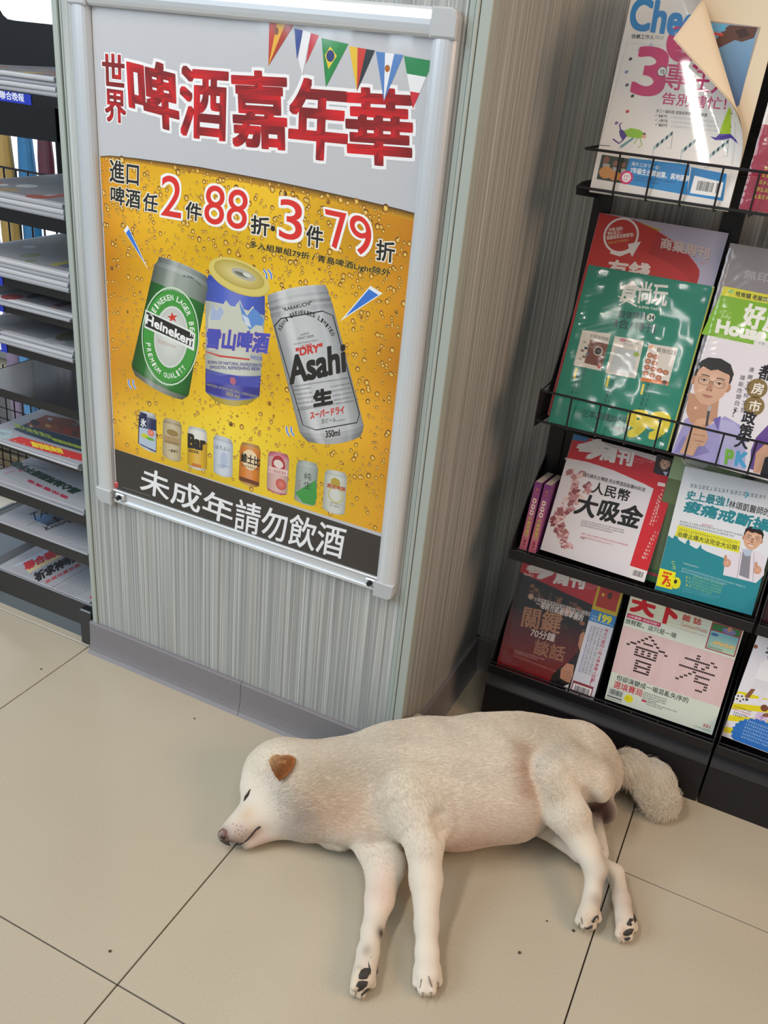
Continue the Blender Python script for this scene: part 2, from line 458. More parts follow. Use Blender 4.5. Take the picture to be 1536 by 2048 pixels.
def corner(cx, cz, sx, sz, wx, wz):
    """rounded corner cap"""
    pts = [(0, 0), (0, wz - .012), (.003, wz - .004), (.010, wz), (wx, wz), (wx, 0)]
    pts = [(cx + sx * (wx - a), cz + sz * b) for a, b in pts]
    f = [(x, -0.0165, z) for x, z in pts]; b_ = [(x, 0, z) for x, z in pts]
    mid = np.mean(np.array(pts), 0)
    f2 = [(mid[0] + (x - mid[0]) * .86, -0.0185, mid[1] + (z - mid[1]) * .86) for x, z in pts]
    n = len(pts); vs = b_ + f + f2
    fs = [tuple(range(n)), tuple(range(2 * n, 3 * n))] + [(r * n + i, r * n + (i + 1) % n, (r + 1) * n + (i + 1) % n, (r + 1) * n + i) for r in (0, 1) for i in range(n)]
    return MB().add(vs, fs).build('corner_cap', ALU2, fr)


corner(FX0 + .037, FZ1 - .037, -1, 1, 0.037, 0.037); corner(FX1 - .037, FZ1 - .037, 1, 1, 0.038, 0.037)
corner(FX0 + .037, FZ0 + .030, -1, -1, 0.037, 0.032); corner(FX1 - .037, FZ0 + .030, 1, -1, 0.038, 0.032)
for x in (FX0 + .054, FX1 - .046):
    k = MB(); k.box(x - .011, x + .011, -0.0125, -0.006, FZ0 + .012, FZ0 + .026, .002)
    kb = k.build('knob_plate', ALU, fr)
    k = MB(); k.tube([(x, -0.012, FZ0 + .019), (x, -0.019, FZ0 + .019)], [.0052, .0044], 12); k.build('lock_knob', mat('black_plastic', '15161a', .35), fr)
PO = (FX0 + .041, -0.0045, FZ0 + .030)
pw, ph = FX1 - FX0 - .082 + .004, FZ1 - .035 - PO[2]
backing = MB().box(FX0 + .02, FX1 - .02, -0.003, -0.0005, FZ0 + .012, FZ1 - .02).build('backing_board', mat('tan_board', 'b59e82', .7), fr)
poster = empty('beer_poster', (0.375, -0.004, PO[2]), 'printed beer sale poster with three large cans on golden beer, inside the silver frame', 'poster')
MB().box(PO[0] - .003, PO[0] + pw + .003, -0.0044, -0.0034, PO[2] - .004, PO[2] + ph + .004).build('paper_sheet', mat('poster_paper', 'd8d8dc', .6), poster)
p = Print(PO, (1, 0, 0), (0, 0, 1))
W_, H_ = pw * 1000, ph * 1000
p.mm = True
p.quad((0, 0), (W_, 0), (W_, H_), (0, H_), 'c4c6cc', 0)
p.mm = False
# golden beer with a curved foam line on top
beer_top = [(187, 310), (220, 311), (270, 316), (330, 324), (400, 334), (470, 347), (550, 362), (640, 381), (730, 401), (800, 418), (829, 426)]
L = [p.loc(q) for q in beer_top]; L[0][0] = 0; L[-1][0] = W_
bandy = p.loc((218, 894))[1]
def beer_col(x, y):
    u = x / W_; v = (y - bandy) / 530
    base = np.array([0.93, 0.75, 0.08]); deep = np.array([0.84, 0.56, 0.06]); lite = np.array([0.97, 0.89, 0.26])
    k = min(1, abs(u - .5) * 2) ** 2.5
    c = base * (1 - k) + deep * k
    g = max(0, 1 - abs(v - .12) * 4.5) * max(0, 1 - abs(u - .45) * 1.6); c = c * (1 - g * .8) + lite * g * .8
    g2 = max(0, v - .75) * 1.2 * max(0.0, u - .3); c = c * (1 - g2) + np.array([.62, .33, .05]) * g2
    n = .035 * (math.sin(u * 13 + v * 7) + math.sin(v * 17 - u * 5))
    return lin(tuple(np.clip(c + n, 0, 1)))
ny = 26; P2 = []; fs = []
for i, q in enumerate(L):
    for j in range(ny + 1): P2.append((q[0], bandy + (q[1] - bandy) * j / ny))
for i in range(len(L) - 1):
    for j in range(ny): a = i * (ny + 1) + j; fs.append((a, a + ny + 1, a + ny + 2, a + 1))
p.add(P2, fs, beer_col, 0.6)
# dark rim of bubbles under the foam line
for i in range(len(L) - 1):
    a, b = L[i], L[i + 1]; w0 = 3 + 8 * min(1, i / 4); w1 = 3 + 8 * min(1, (i + 1) / 4)
    p.add([a, b, (b[0], b[1] - w1), (a[0], a[1] - w0)], [(0, 1, 2, 3)], '8a5a12', 1)
    p.c[-1] = np.array([hx('3e2a10'), hx('3e2a10'), hx('d0981c'), hx('d0981c')])
p.mm = True
rr = random.Random(11)
for k in range(2700):
    x = rr.uniform(2, W_ - 3); y = rr.uniform(bandy + 2, 590)
    i = min(len(L) - 2, max(0, int(np.searchsorted([q[0] for q in L], x)) - 1))
    top = L[i][1] + (L[i + 1][1] - L[i][1]) * (x - L[i][0]) / (L[i + 1][0] - L[i][0])
    y = bandy + 2 + (top - bandy - 5) * rr.random() ** .8
    r = rr.choice([.9, 1.2, 1.5, 1.9, 2.4, 3.0, 3.8]) * rr.uniform(.7, 1.15)
    if top - y < 22: r *= 1.2
    if k % 3 and x < 500 and bandy + 60 < y < top - 150: r *= .7
    dark = '94600c' if rr.random() < .6 else '6e4408'
    p.ell((x, y), r * 1.1, r * 1.25, dark, 1.3, n=10)
    p.ell((x + r * .08, y - r * .16), r * .80, r * .84, 'c98a10', 1.5, n=10, hi='ffe87a')
    if r > 1.2: p.ell((x - r * .3, y + r * .35), r * .24, r * .2, 'fff2c0', 1.7, n=6)
p.mm = False
# black warning band
bt0, bt1 = p.loc((218, 894))[1], p.loc((755, 1071))[1]; p.mm = True
p.quad((0, 0), (W_, 0), (W_, bt1), (0, bt0), '37322f', 2); p.mm = False
p.text('未成年', (280, 981), (462, 1052), (284, 931), 'f4f6fa', 5, .01)
p.ell((444, 1011), 6, 6, 'f4f6fa', 5)
p.text('請勿飲酒', (468, 1057), (683, 1118), (474, 997), 'f4f6fa', 5, .01)
p.fine((245, 975), (300, 993), 2.2, 1, '9a9a9a', 3)
p.ell((232, 966), 5.2, 4.6, 'e04048', 4); p.poly([(226, 968), (238, 971), (231, 978)], 'e04048', 4); p.ell((232, 965), 3.6, 1.6, 'f4d0d0', 4.5)
# headline
def red_fill(a, b):
    k = .5 + .5 * math.sin(a * 23 + b * 9); k = k ** 2
    return lin(tuple(np.array([.48, .09, .09]) * (1 - k) + np.array([.88, .10, .13]) * k))
for s_, bl, br, tl in (('世', (207, 169), (249, 174), (205, 107)), ('界', (212, 241), (252, 247), (210, 178)), ('啤', (262, 236), (357, 262), (255, 113)), ('酒', (362, 270), (452, 280), (362, 134)),
                       ('嘉', (468, 289), (573, 298), (462, 143)), ('年', (579, 310), (690, 322), (583, 158)), ('華', (697, 322), (822, 332), (693, 178))):
    p.text(s_, bl, br, tl, red_fill, 6, .028, 'f5f5f8', .040, shadow='8f9197')
# strings of pennant flags
def flag(tri, kind, cols):
    a, b, c = [np.array(q, float) for q in tri]
    if kind == 'h':            # bands parallel to the top edge
        n = len(cols)
        for i, co in enumerate(cols):
            t0, t1 = i / n, (i + 1) / n
            q = [a + (c - a) * t0, b + (c - b) * t0, b + (c - b) * t1, a + (c - a) * t1]
            p.poly(q if i < n - 1 else q[:3], co, 7.5)
    else:
        n = len(cols)
        for i, co in enumerate(cols):
            t0, t1 = i / n, (i + 1) / n
            A = a + (b - a) * t0; B = a + (b - a) * t1
            ct = lambda t: c + (a - c) * 0 + 0
            p.poly([A, B, c], co, 7.5)
flag([(539, 36), (588, 50), (537, 132)], 'v', ['c03a28', 'e8b13a', 'b03a2c']); p.ell((553, 62), 4, 5, '8a4a2a', 8)
flag([(589, 57), (606, 61), (594, 118)], 'v', ['3a4f9a', '3a4f9a']); p.poly([(606, 60), (622, 66), (605, 150), (597, 119)], 'eeeef4', 7.4); flag([(622, 66), (638, 71), (612, 128)], 'v', ['c8303c', 'd04048'])
flag([(643, 76), (697, 88), (652, 174)], 'v', ['2f8a4a', '2f9350', '2a8a48']); p.poly([(650, 110), (661, 93), (674, 112), (657, 138)], 'e8cc3a', 8); p.ell((661, 112), 6.5, 7.5, '2c3f7a', 8.5)
flag([(698, 92), (750, 101), (714, 183)], 'v', ['e8c23a', 'd04038', '2e3a40'])
flag([(752, 103), (807, 110), (768, 202)], 'v', ['5a86c8', 'eef0f6', '5a86c8']); p.ell((775, 137), 4, 4.5, 'b06a2a', 8.5)
flag([(808, 112), (866, 122), (826, 218)], 'h', ['2f8a55', 'eef0f2', 'd0303c'])
# offer lines
B_ = '24221e'
p.text('進口', (220, 363), (277, 372), (220, 319), B_, 5, .02, 'f4f0e0', .035)
p.text('啤酒', (222, 407), (280, 418), (222, 371), B_, 5, .02, 'f4f0e0', .035)
p.text('任', (286, 420), (314, 426), (288, 385), B_, 5, .02, 'f4f0e0', .05)
p.text('2', (322, 430), (362, 437), (324, 349), 'e03028', 5, .002, 'fbfbfb', .036)
p.text('件', (371, 436), (402, 444), (373, 402), B_, 5, .02, 'f4f0e0', .05)
p.text('88', (408, 445), (492, 461), (412, 368), 'e03028', 5, .002, 'fbfbfb', .036)
p.text('折', (502, 466), (538, 473), (503, 430), B_, 5, .02, 'f4f0e0', .05)
p.ell((546, 457), 4.2, 4.2, B_, 5)
p.text('3', (558, 475), (603, 484), (560, 396), 'e03028', 5, .002, 'fbfbfb', .036)
p.text('件', (612, 491), (645, 497), (614, 450), B_, 5, .02, 'f4f0e0', .05)
p.text('79', (660, 495), (748, 515), (650, 417), 'e03028', 5, .002, 'fbfbfb', .036)
p.text('折', (752, 519), (788, 526), (754, 479), B_, 5, .02, 'f4f0e0', .05)
p.text('多入組單組79折 / 青島啤酒Light除外', (499, 497), (780, 556), (500, 481), '16120e', 5, .016, 'f0cc50', .02)
# motion ticks
for a, b, c in (((252, 466), (258, 458), (290, 527)), ((738, 578), (757, 590), (691, 633))):
    m_ = np.mean([a, b, c], 0); g = [tuple(m_ + (np.array(q) - m_) * 1.3) for q in (a, b, c)]
    p.poly(g, 'f0f4fa', 3); p.poly([a, b, c], '3a78d8', 4)
for c, s_ in (((536, 548), 1), ((262, 768), -1), ((578, 862), -1)):
    for dx in (-5, 4):
        x, y = c[0] + dx, c[1]
        q = [(x - 4 * s_, y - 9), (x + 2 * s_, y - 1), (x + 3 * s_, y + 10)] if s_ > 0 else [(x + 0, y - 9), (x + 1, y + 1), (x + 6, y + 10)]
        p.line(q, 4.6, 'f0f4fa', 3); p.line(q, 2.6, '3a78d8', 4)


def can(bl, br, tr, tl, rows, lv=3, sh=None, curve=.05):
    """a drink can seen from the side: rows = list of (t, inset, colour); shading across by sh(u)"""
    bl, br, tr, tl = [p.loc(q) for q in (bl, br, tr, tl)]
    up = (tl + tr - bl - br) / 2; nx = 14
    for (t0, i0, c0), (t1, i1, c1) in zip(rows[:-1], rows[1:]):
        P2 = []; C = []
        for t, ins in ((t0, i0), (t1, i1)):
            for i in range(nx + 1):
                u = ins + (1 - 2 * ins) * i / nx
                base = bl + (br - bl) * u; top = tl + (tr - tl) * u
                q = base + (top - base) * t - up * curve * (1 - t * 1.5) * (1 - (2 * i / nx - 1) ** 2)
                P2.append(q); uu = i / nx
                s_ = sh(uu) if sh else 1
                col = np.array(hx(c0 if isinstance(c0, str) else c0(uu)))
                C.append(np.clip(col * s_, 0, 1) if s_ <= 1 else np.clip(col + (1 - col) * (s_ - 1), 0, 1))
        fs = [(i, i + 1, nx + 2 + i, nx + 1 + i) for i in range(nx)]
        p.add(P2, fs, 'ffffff', lv); p.c[-1] = np.array(C)


def shade(u):
    v = .26 + .86 * math.sin(math.pi * min(1, max(0, u * .92 + .02))) ** 1.1
    if .22 < u < .38: v += .22
    return v
def bshade(u): return .6 + .5 * math.sin(math.pi * u)
# green can
can((260, 745), (375, 805), (419, 556), (313, 512), [(0, .09, '7c8278'), (.045, .02, '1c6e22'), (.07, 0, '1f7a28'), (.80, 0, '8a968c'), (.93, 0, 'a2aca6'), (.965, .04, '8c9694'), (1.0, .05, 'a8b0ae'), (1.005, .05, 'c')], 3, shade, .03)
gc = lambda x, y: p.loc((x, y))
ang = math.radians(-13)
p.ell((340, 675), 61, 92, 'c9e4c6', 3.3, ang, 32, ring=.965); p.ell((340, 675), 57, 86, '3f9a3c', 3.5, ang, 32, ring=.62)
p.ell((342, 675), 36, 58, 'd8dcd8', 3.7, ang, 28); p.ell((342, 675), 33, 54, 'c4cac4', 3.8, ang, 28, hi='e2e6e2')
star = [];
for i in range(10):
    a = math.pi / 2 + i * math.pi / 5; r = 11 if i % 2 == 0 else 4.6; star.append((345 + r * math.cos(a + .1), 635 - r * math.sin(a + .1)))
p.poly(star, 'd23a26', 4.2)
p.poly([(291, 619), (289, 655), (382, 699), (388, 702), (391, 668), (384, 662)], 'e8ece8', 4.2)
p.poly([(293, 623), (291, 652), (384, 694), (388, 668)], '1c1c1c', 4.5)
p.text('Heineken', (292, 646), (381, 691), (294, 629), 'f4f4f4', 5, .03)
def arc_text(s_, cpx, rx, ry, a0, a1, size, col, lv=5, rot=0.0, inside=False, bold=.02):
    """letters set along an ellipse (angles in degrees, counter-clockwise from +x)"""
    c = p.loc(cpx); n = len(s_); keep = p.mm; p.mm = True
    ca, sa = math.cos(rot), math.sin(rot)
    for i, ch in enumerate(s_):
        if ch == ' ': continue
        a = math.radians(a0 + (a1 - a0) * (i + .5) / n)
        q = np.array([rx * math.cos(a), ry * math.sin(a)]); t = np.array([-rx * math.sin(a), ry * math.cos(a)]); t /= np.linalg.norm(t)
        if not inside: t = -t
        q = c + np.array([q[0] * ca - q[1] * sa, q[0] * sa + q[1] * ca]); t = np.array([t[0] * ca - t[1] * sa, t[0] * sa + t[1] * ca])
        nn = np.array([-t[1], t[0]]); w_ = size * (.3 if ch in 'I1' else .62)
        b0 = q - t * w_ / 2 - nn * size / 2
        p.text(ch, b0, b0 + t * w_, b0 + nn * size, col, lv, bold)
    p.mm = keep
arc_text('HEINEKEN LAGER BEER', (340, 675), 47, 73, 165, 8, 9.5, 'eef4ea', 4.6, ang)
arc_text('PREMIUM QUALITY', (340, 675), 47, 73, 203, 330, 9.5, 'eef4ea', 4.6, ang, inside=True)
p.fine((316, 679), (352, 694), 1.6, 3, 'c0584e', 4.3); p.fine((330, 650), (346, 655), 1.5, 1, 'c0584e', 4.3)
arc_text('THE ORIGINAL QUALITY', (363, 668), 62, 104, 108, 70, 3.2, '3a403c', 4.4, ang)
# middle can: snow mountain, gold rim, blue base
def mid(u): return 'c9cfc8'
can((411, 798), (518, 806), (533, 585), (411, 548), [(0, .14, 'b8a23a'), (.05, .03, '6c74c4'), (.065, 0, '3a3a9c'), (.22, 0, '5c66b4'), (.26, 0, 'ccd0c4'), (.80, 0, '4c62c8'), (.955, .02, '3c58c8'), (1.0, .05, 'd8cc80'), (1.01, .05, 'd8cc80')], 3, bshade, .045)
p.ell((478, 553), 60, 27, 'dccb70', 3.4, -.12, 24); p.ell((478, 557), 60, 25, 'c9b64e', 3.3, -.12, 24); p.ell((478, 549), 50, 20, 'b9a648', 3.6, -.12, 24, hi='e8dc9a'); p.ell((487, 549), 24, 8, 'b4b2a4', 3.8, -.15, 20); p.ell((484, 549), 15, 3, '6e6c60', 4, -.15); p.ell((494, 550), 8, 3.4, 'd8d8d0', 4.1, -.15)
p.poly([(418, 700), (416, 640), (424, 610), (440, 620), (452, 600), (466, 618), (480, 600), (492, 628), (506, 612), (520, 640), (527, 660), (524, 700)], 'ccd0c0', 3.8)
p.poly([(420, 640), (424, 606), (433, 622), (442, 612), (448, 624), (440, 640)], 'a9b8d8', 4); p.poly([(478, 602), (486, 640), (500, 660), (512, 650), (524, 652), (529, 640), (515, 622), (506, 616), (494, 632)], '5f8fd4', 4); p.poly([(484, 628), (492, 650), (503, 655), (497, 636)], 'd0dcec', 4.2)
p.text('雪山啤酒', (412, 695), (534, 706), (416, 657), '4a50b8', 5.2, .045, 'd9a8a0', .02)
p.line([(411, 703), (440, 712), (500, 719)], [2, 3.5, 3], 'cc4a40', 5)
p.text('BEER', (502, 717), (526, 722), (502, 710), '4a50b8', 5)
p.text('BORN OF NATURAL INGREDIENTS', (416, 727), (524, 734), (416, 721), '3a3c8c', 5, .02); p.text('SMOOTH, REFRESHING BEER', (420, 738), (520, 742), (420, 731), '3a3c8c', 5, .02)
p.ell((466, 762), 7, 8, 'b86a80', 4.4, n=5); p.poly([(413, 745), (440, 752), (460, 749), (490, 756), (520, 754), (518, 776), (412, 764)], '4a4fae', 4)
p.text('NATURAL AROMAS NATURAL CARBONATION', (414, 771), (518, 797), (414, 766), 'b8b070', 4.6); p.text('355 ml', (452, 790), (478, 797), (453, 783), 'b8b070', 4.6, .02)
# silver can
def silv(u):
    v = .36 + .5 * math.sin(math.pi * u) ** .9 + (.22 if .2 < u < .32 else 0) + (.12 if .72 < u < .8 else 0)
    return v * 1.42
S_ = 'b6babe'
can((604, 884), (733, 872), (656, 572), (532, 594), [(0, .09, '8e9296'), (.04, .03, 'a0a4a8'), (.075, 0, S_), (.86, 0, 'a4a8ac'), (.89, .0, S_), (.905, .012, '96999c'), (.925, 0, S_), (.95, .02, 'a4a8ac'), (.965, .01, S_), (1.0, .03, 'c2c6c8'), (1.01, .03, 'c')], 3, silv, .035)
oct_ = [(549, 652), (562, 637), (645, 622), (666, 631), (719, 828), (714, 845), (632, 860), (606, 850)]
p.line(oct_ + [oct_[0], oct_[1]], 1.8, '1c1c1c', 4.4)
p.text('"KARAKUCHI"', (566, 623), (624, 609), (565, 616), '2a2a2a', 5, .02)
arc_text('ASAHI BREWERIES LIMITED', (614, 702), 58, 62, 152, 28, 6.8, '1c1c1c', 5, .12)
p.text('ASAHI', (601, 672), (617, 668), (601, 668), '2c2c2c', 5); p.text('DRAFT BEER', (595, 680), (628, 674), (595, 675), '2c2c2c', 5); p.fine((588, 690), (636, 681), 2, 1, '2c2c2c', 5)
p.text('SUPER', (605, 697), (625, 692), (604, 691), 'cc3a34', 5, .02); p.text('"DRY"', (593, 712), (645, 702), (592, 697), 'cc3a34', 5, .04)
p.text('Asahi', (581, 768), (691, 742), (577, 715), '141414', 5, .035)
for r in range(5): p.fine((588 + r * 2, 782 + r * 9), (622 + r * 2, 777 + r * 9), 2.3, 1, '3c3c3c', 5)
for r in range(4): p.fine((662 + r * 2, 775 + r * 9), (700 + r * 2, 768 + r * 9), 2.3, 1, '3c3c3c', 5)
p.fine((584, 775), (697, 757), 2.4, 1, '3c3c3c', 5); p.fine((596, 822), (708, 803), 2.4, 1, '3c3c3c', 5)
p.text('生', (629, 812), (664, 806), (627, 783), '141414', 5.2, .05)
p.text('スーパードライ', (621, 838), (689, 826), (620, 824), 'cc3a34', 5, .05); p.text('生ビール', (643, 847), (672, 843), (643, 838), '2c2c2c', 5, .01); p.fine((674, 843), (690, 840), 2, 1, '2c2c2c', 5)
p.text('350ml', (652, 875), (680, 871), (651, 862), '1c1c1c', 5, .03)
# the row of small cans
small = [((276, 889), (313, 908), (313, 831), (278, 821)), ((325, 912), (361, 925), (364, 846), (326, 835)), ((375, 932), (414, 942), (415, 862), (375, 852)), ((427, 946), (465, 956), (466, 881), (427, 869)),
         ((477, 962), (518, 976), (522, 894), (481, 884)), ((533, 979), (574, 992), (579, 911), (536, 902)), ((588, 1000), (631, 1013), (637, 929), (594, 920)), ((645, 1019), (689, 1031), (695, 948), (650, 939))]
cc = [('c6ccd4', 'a8aeb6', '26305e'), ('bfae88', 'a89878', 'c8b894'), ('c8ccd0', 'e8e4dc', 'e0b020'), ('c8ccd4', 'b8c0cc', 'd0d8e4'), ('b88a4a', 'd8903a', 'e08428'), ('c06a7a', 'd8809a', 'd8b0a8'), ('a8b0ac', 'b0b8b4', 'a4b0aa'), ('c8ccc8', 'c0c4c0', 'd0d4cc')]
for q, (rim, top, body) in zip(small, cc):
    can(*q, [(0, .12, rim), (.05, 0, body), (.72 if rim == 'c8ccd0' else .88, 0, top), (.94, .03, rim), (1, .1, rim), (1.01, .1, rim)], 3, bshade, .03)
p.quad((279, 850), (294, 856), (294, 828), (281, 824), '1c2450', 4); p.text('氷', (281, 852), (292, 855), (282, 836), 'f0f4fa', 5, .03); p.text('結', (296, 858), (308, 861), (297, 843), '1c2450', 5)
p.quad((278, 886), (312, 902), (312, 862), (279, 854), 'b8c8dc', 4); p.ell((302, 866), 8, 7, 'e0685a', 4.5, hi='f0a088'); p.ell((290, 872), 9, 5, 'c8d030', 4.4); p.ell((301, 878), 10, 3, '6ab03a', 4.6)
p.quad((327, 884), (361, 893), (361, 878), (328, 870), 'b09468', 4); p.fine((330, 884), (358, 891), 4, 1, '6a5230', 5); p.ell((345, 866), 14, 7, '9a8048', 4.2, n=9); p.text('一番搾り', (336, 903), (356, 907), (336, 897), '4a3a20', 5, .02)
p.text('Bar', (377, 894), (410, 901), (377, 868), '1c1c1c', 5, .06); p.text('BEER', (378, 903), (398, 908), (378, 898), '3a3020', 5, .02); p.text('KIRIN', (384, 932), (402, 936), (384, 926), 'c85a28', 5, .04)
p.text('ほろよい', (431, 897), (461, 904), (431, 889), '5a6472', 5); p.ell((448, 920), 8, 16, 'b8c6dc', 4.2); p.fine((436, 930), (458, 935), 2.5, 2, '6a88b8', 5)
p.ell((500, 920), 17, 20, 'f0d8b0', 4); p.text('維士比', (482, 923), (519, 934), (483, 905), '1c1814', 5, .04); p.fine((483, 931), (517, 941), 4, 1, '3a2a1a', 5)
p.quad((479, 960), (518, 973), (519, 965), (479, 952), '6a3a1c', 4)
p.ell((557, 930), 14, 18, 'b03040', 4); p.ell((557, 928), 10, 8, 'e8d8d0', 4.4); p.quad((537, 944), (575, 953), (576, 941), (538, 932), 'e8c8c4', 4.6); p.fine((539, 942), (573, 950), 4.5, 1, 'b03848', 5); p.ell((562, 969), 11, 11, 'c85048', 4.8, hi='e08878')
p.poly([(590, 985), (632, 960), (634, 995), (628, 1011), (606, 1006)], '3f9a48', 4); p.text('純', (608, 958), (622, 961), (609, 944), '2c3c34', 5); p.text('生', (606, 976), (622, 979), (608, 962), '2c3c34', 5); p.fine((596, 962), (602, 964), 3, 4, 'b04a4a', 5)
p.ell((671, 965), 10, 9, 'b8a040', 4, n=7); p.text('燕京啤酒', (654, 974), (690, 983), (655, 966), 'b86038', 5, .04); p.ell((671, 990), 15, 15, 'c8c068', 4, ring=.86); p.fine((660, 1006), (684, 1012), 3, 2, '6a6a5a', 5)
p.build('printed_artwork', print_mat('poster_print', .5, 0, .3), poster)
# clear cover sheet of the frame
nx_, nz_ = 40, 56; X0, X1_, Z0, Z1_ = FX0 + .03, FX1 - .03, FZ0 + .024, FZ1 - .028
vs = []; fs = []
for j in range(nz_ + 1):
    for i in range(nx_ + 1):
        x = X0 + (X1_ - X0) * i / nx_; z = Z0 + (Z1_ - Z0) * j / nz_; tt = (z - (Z1_ - .16)) / .16
        wob = 0.0015 * max(0, tt) * (math.sin(x * 60) + .6 * math.sin(x * 131 + z * 50))
        ridge = .004 * math.sin(math.pi * min(1, max(0, (z - (Z1_ - .11)) / .11))) * min(1, max(0, (x - .25) / .2)) + .0016 * math.exp(-((x - .318 + (1.27 - z) * .05) / .003) ** 2) * min(1, max(0, (z - .98) / .05)); vs.append((x, -0.0075 - ridge - wob, z))
for j in range(nz_):
    for i in range(nx_): a = j * (nx_ + 1) + i; fs.append((a, a + 1, a + nx_ + 2, a + nx_ + 1))
MB().add(vs, fs).build('clear_cover', clear_mat('clear_sheet', .17, .045, (14, .03, (1, 1, .5))), fr, smooth=True)
# ================================================================== magazine rack
BLACK = mat('black_powder_coat', '1b1a1e', 0.42, 0, 0.4, noise=(60, .12))
WIRE = mat('black_wire', '232226', 0.35, 0.2)
DARKB = mat('black_metal_panel', '17161a', 0.5)
LIPS = [(1.083, .057), (0.687, .056), (0.413, 0.016), (0.140, 0.016)]


def make_rack(x0, x1, label):
    r = empty('magazine_rack', ((x0 + x1) / 2, 0.34, 0), label, 'magazine rack', 'magazine rack units side by side')
    # base box with sloping top
    b = MB(); b.prism([(0.247, 0.0), (0.247, 0.096), (0.270, 0.122), (0.400, 0.122), (0.400, 0.0)], 0, x0, x1 - .004); b.build('base', BLACK, r)
    b = MB(); b.box(x0, x1 - .004, .2455, .2475, .0945, .0975); b.build('base_edge', mat('worn_black_edge', '3a3a3c', .35), r)
    for a, c in ((x0, x0 + .030), ((x0 + x1) / 2 - .012, (x0 + x1) / 2 + .022), (x1 - .022, x1 - .004)):
        MB().box(a, c, .392, .412, .12, 1.36, .002).build('post', BLACK, r)
    MB().box(x0 + .03, x1 - .022, .398, .404, .125, .655).build('back_panel', DARKB, r)
    for z in (.75, .93, 1.12, 1.165, 1.19, 1.30):
        MB().tube([(x0 + .01, .39, z), (x1 - .01, .39, z)], .0022).build('cross_wire', WIRE, r)
    for k, (z, h) in enumerate(LIPS):
        bk = empty('basket', ((x0 + x1) / 2, .245, z), 'x', 'x'); del bk['label']; del bk['category']; put(bk, r)
        y = .2455; rw = .0017
        xs = [x for x in np.arange(x0 + .0175 + (.044 if k < 2 else .02), x1 - .01, .0513)]
        if k < 2:
            for zz in (z, z + h):
                MB().tube([(x0 + .006, .40, zz - .02 if zz == z else zz + .0), (x0 + .006, y, zz), (x1 - .008, y, zz), (x1 - .008, .40, zz)], .0021).build('rail_wire', WIRE, bk)
            for x in xs:
                MB().tube([(x, .395, z - .012), (x, y + .006, z - .006), (x, y - .0005, z - .001), (x, y - .0005, z + h)], rw).build('wire', WIRE, bk)
            for xx in (x0 + .004, x1 - .010):
                MB().prism([(y + .002, z - .012), (y - .002, z + .002), (y, z + h), (.255, z + h), (.30, z + h * .6), (.398, z + .20), (.398, z - .03)] if k else [(y + .002, z - .012), (y - .002, z + .002), (y + .03, z + .006), (.398, z + .004), (.398, z - .03)], 0, xx - .001, xx + .001).build('side_plate', BLACK, bk)
        else:
            MB().box(x0, x1 - .005, y - .003, y, z - .012, z + h * .55, .001).build('front_strip', BLACK, bk)
            MB().box(x0, x1 - .005, y + .012, y + .016, z - .013, z - .009).build('inner_strip', BLACK, bk)
            MB().tube([(x0, y + .010, z + h * .4), (x1 - .006, y + .010, z + h * .4)], .0018).build('rail_wire', WIRE, bk)
            for x in xs:
                MB().tube([(x, .395, z - .011), (x, y + .006, z - .011), (x, y + .001, z - .004), (x, y + .001, z + h * .7)], rw).build('wire', WIRE, bk)
            for xx in (x0 + .002, x1 - .0065):
                MB().prism([(y, z - .012), (y - .003, z + .004), (y, z + h + .006), (.30, z + .09), (.398, z + .16), (.398, z - .02)], 0, xx - .001, xx + .001).build('side_plate', BLACK, bk)
    return r


make_rack(0.829, 1.286, 'black metal magazine rack with wire baskets directly behind the sleeping dog')
make_rack(1.2865, 1.745, 'second black magazine rack, cut off by the right edge of the photo')

# ================================================================== magazines
PAPER = mat('page_edges', 'd9d4c8', 0.75, noise=(400, .1))
GLOSSY = print_mat('glossy_cover', .3, .6, .5)
MATTE = print_mat('matte_cover', .42, 0, .45)
GRP = None


def sheet(O, tilt, roll):
    U0 = np.array([1., 0, 0]); V0 = np.array([0, math.sin(tilt), math.cos(tilt)])
    U = U0 * math.cos(roll) + V0 * math.sin(roll); V = -U0 * math.sin(roll) + V0 * math.cos(roll)
    return np.array(O, float), U, V


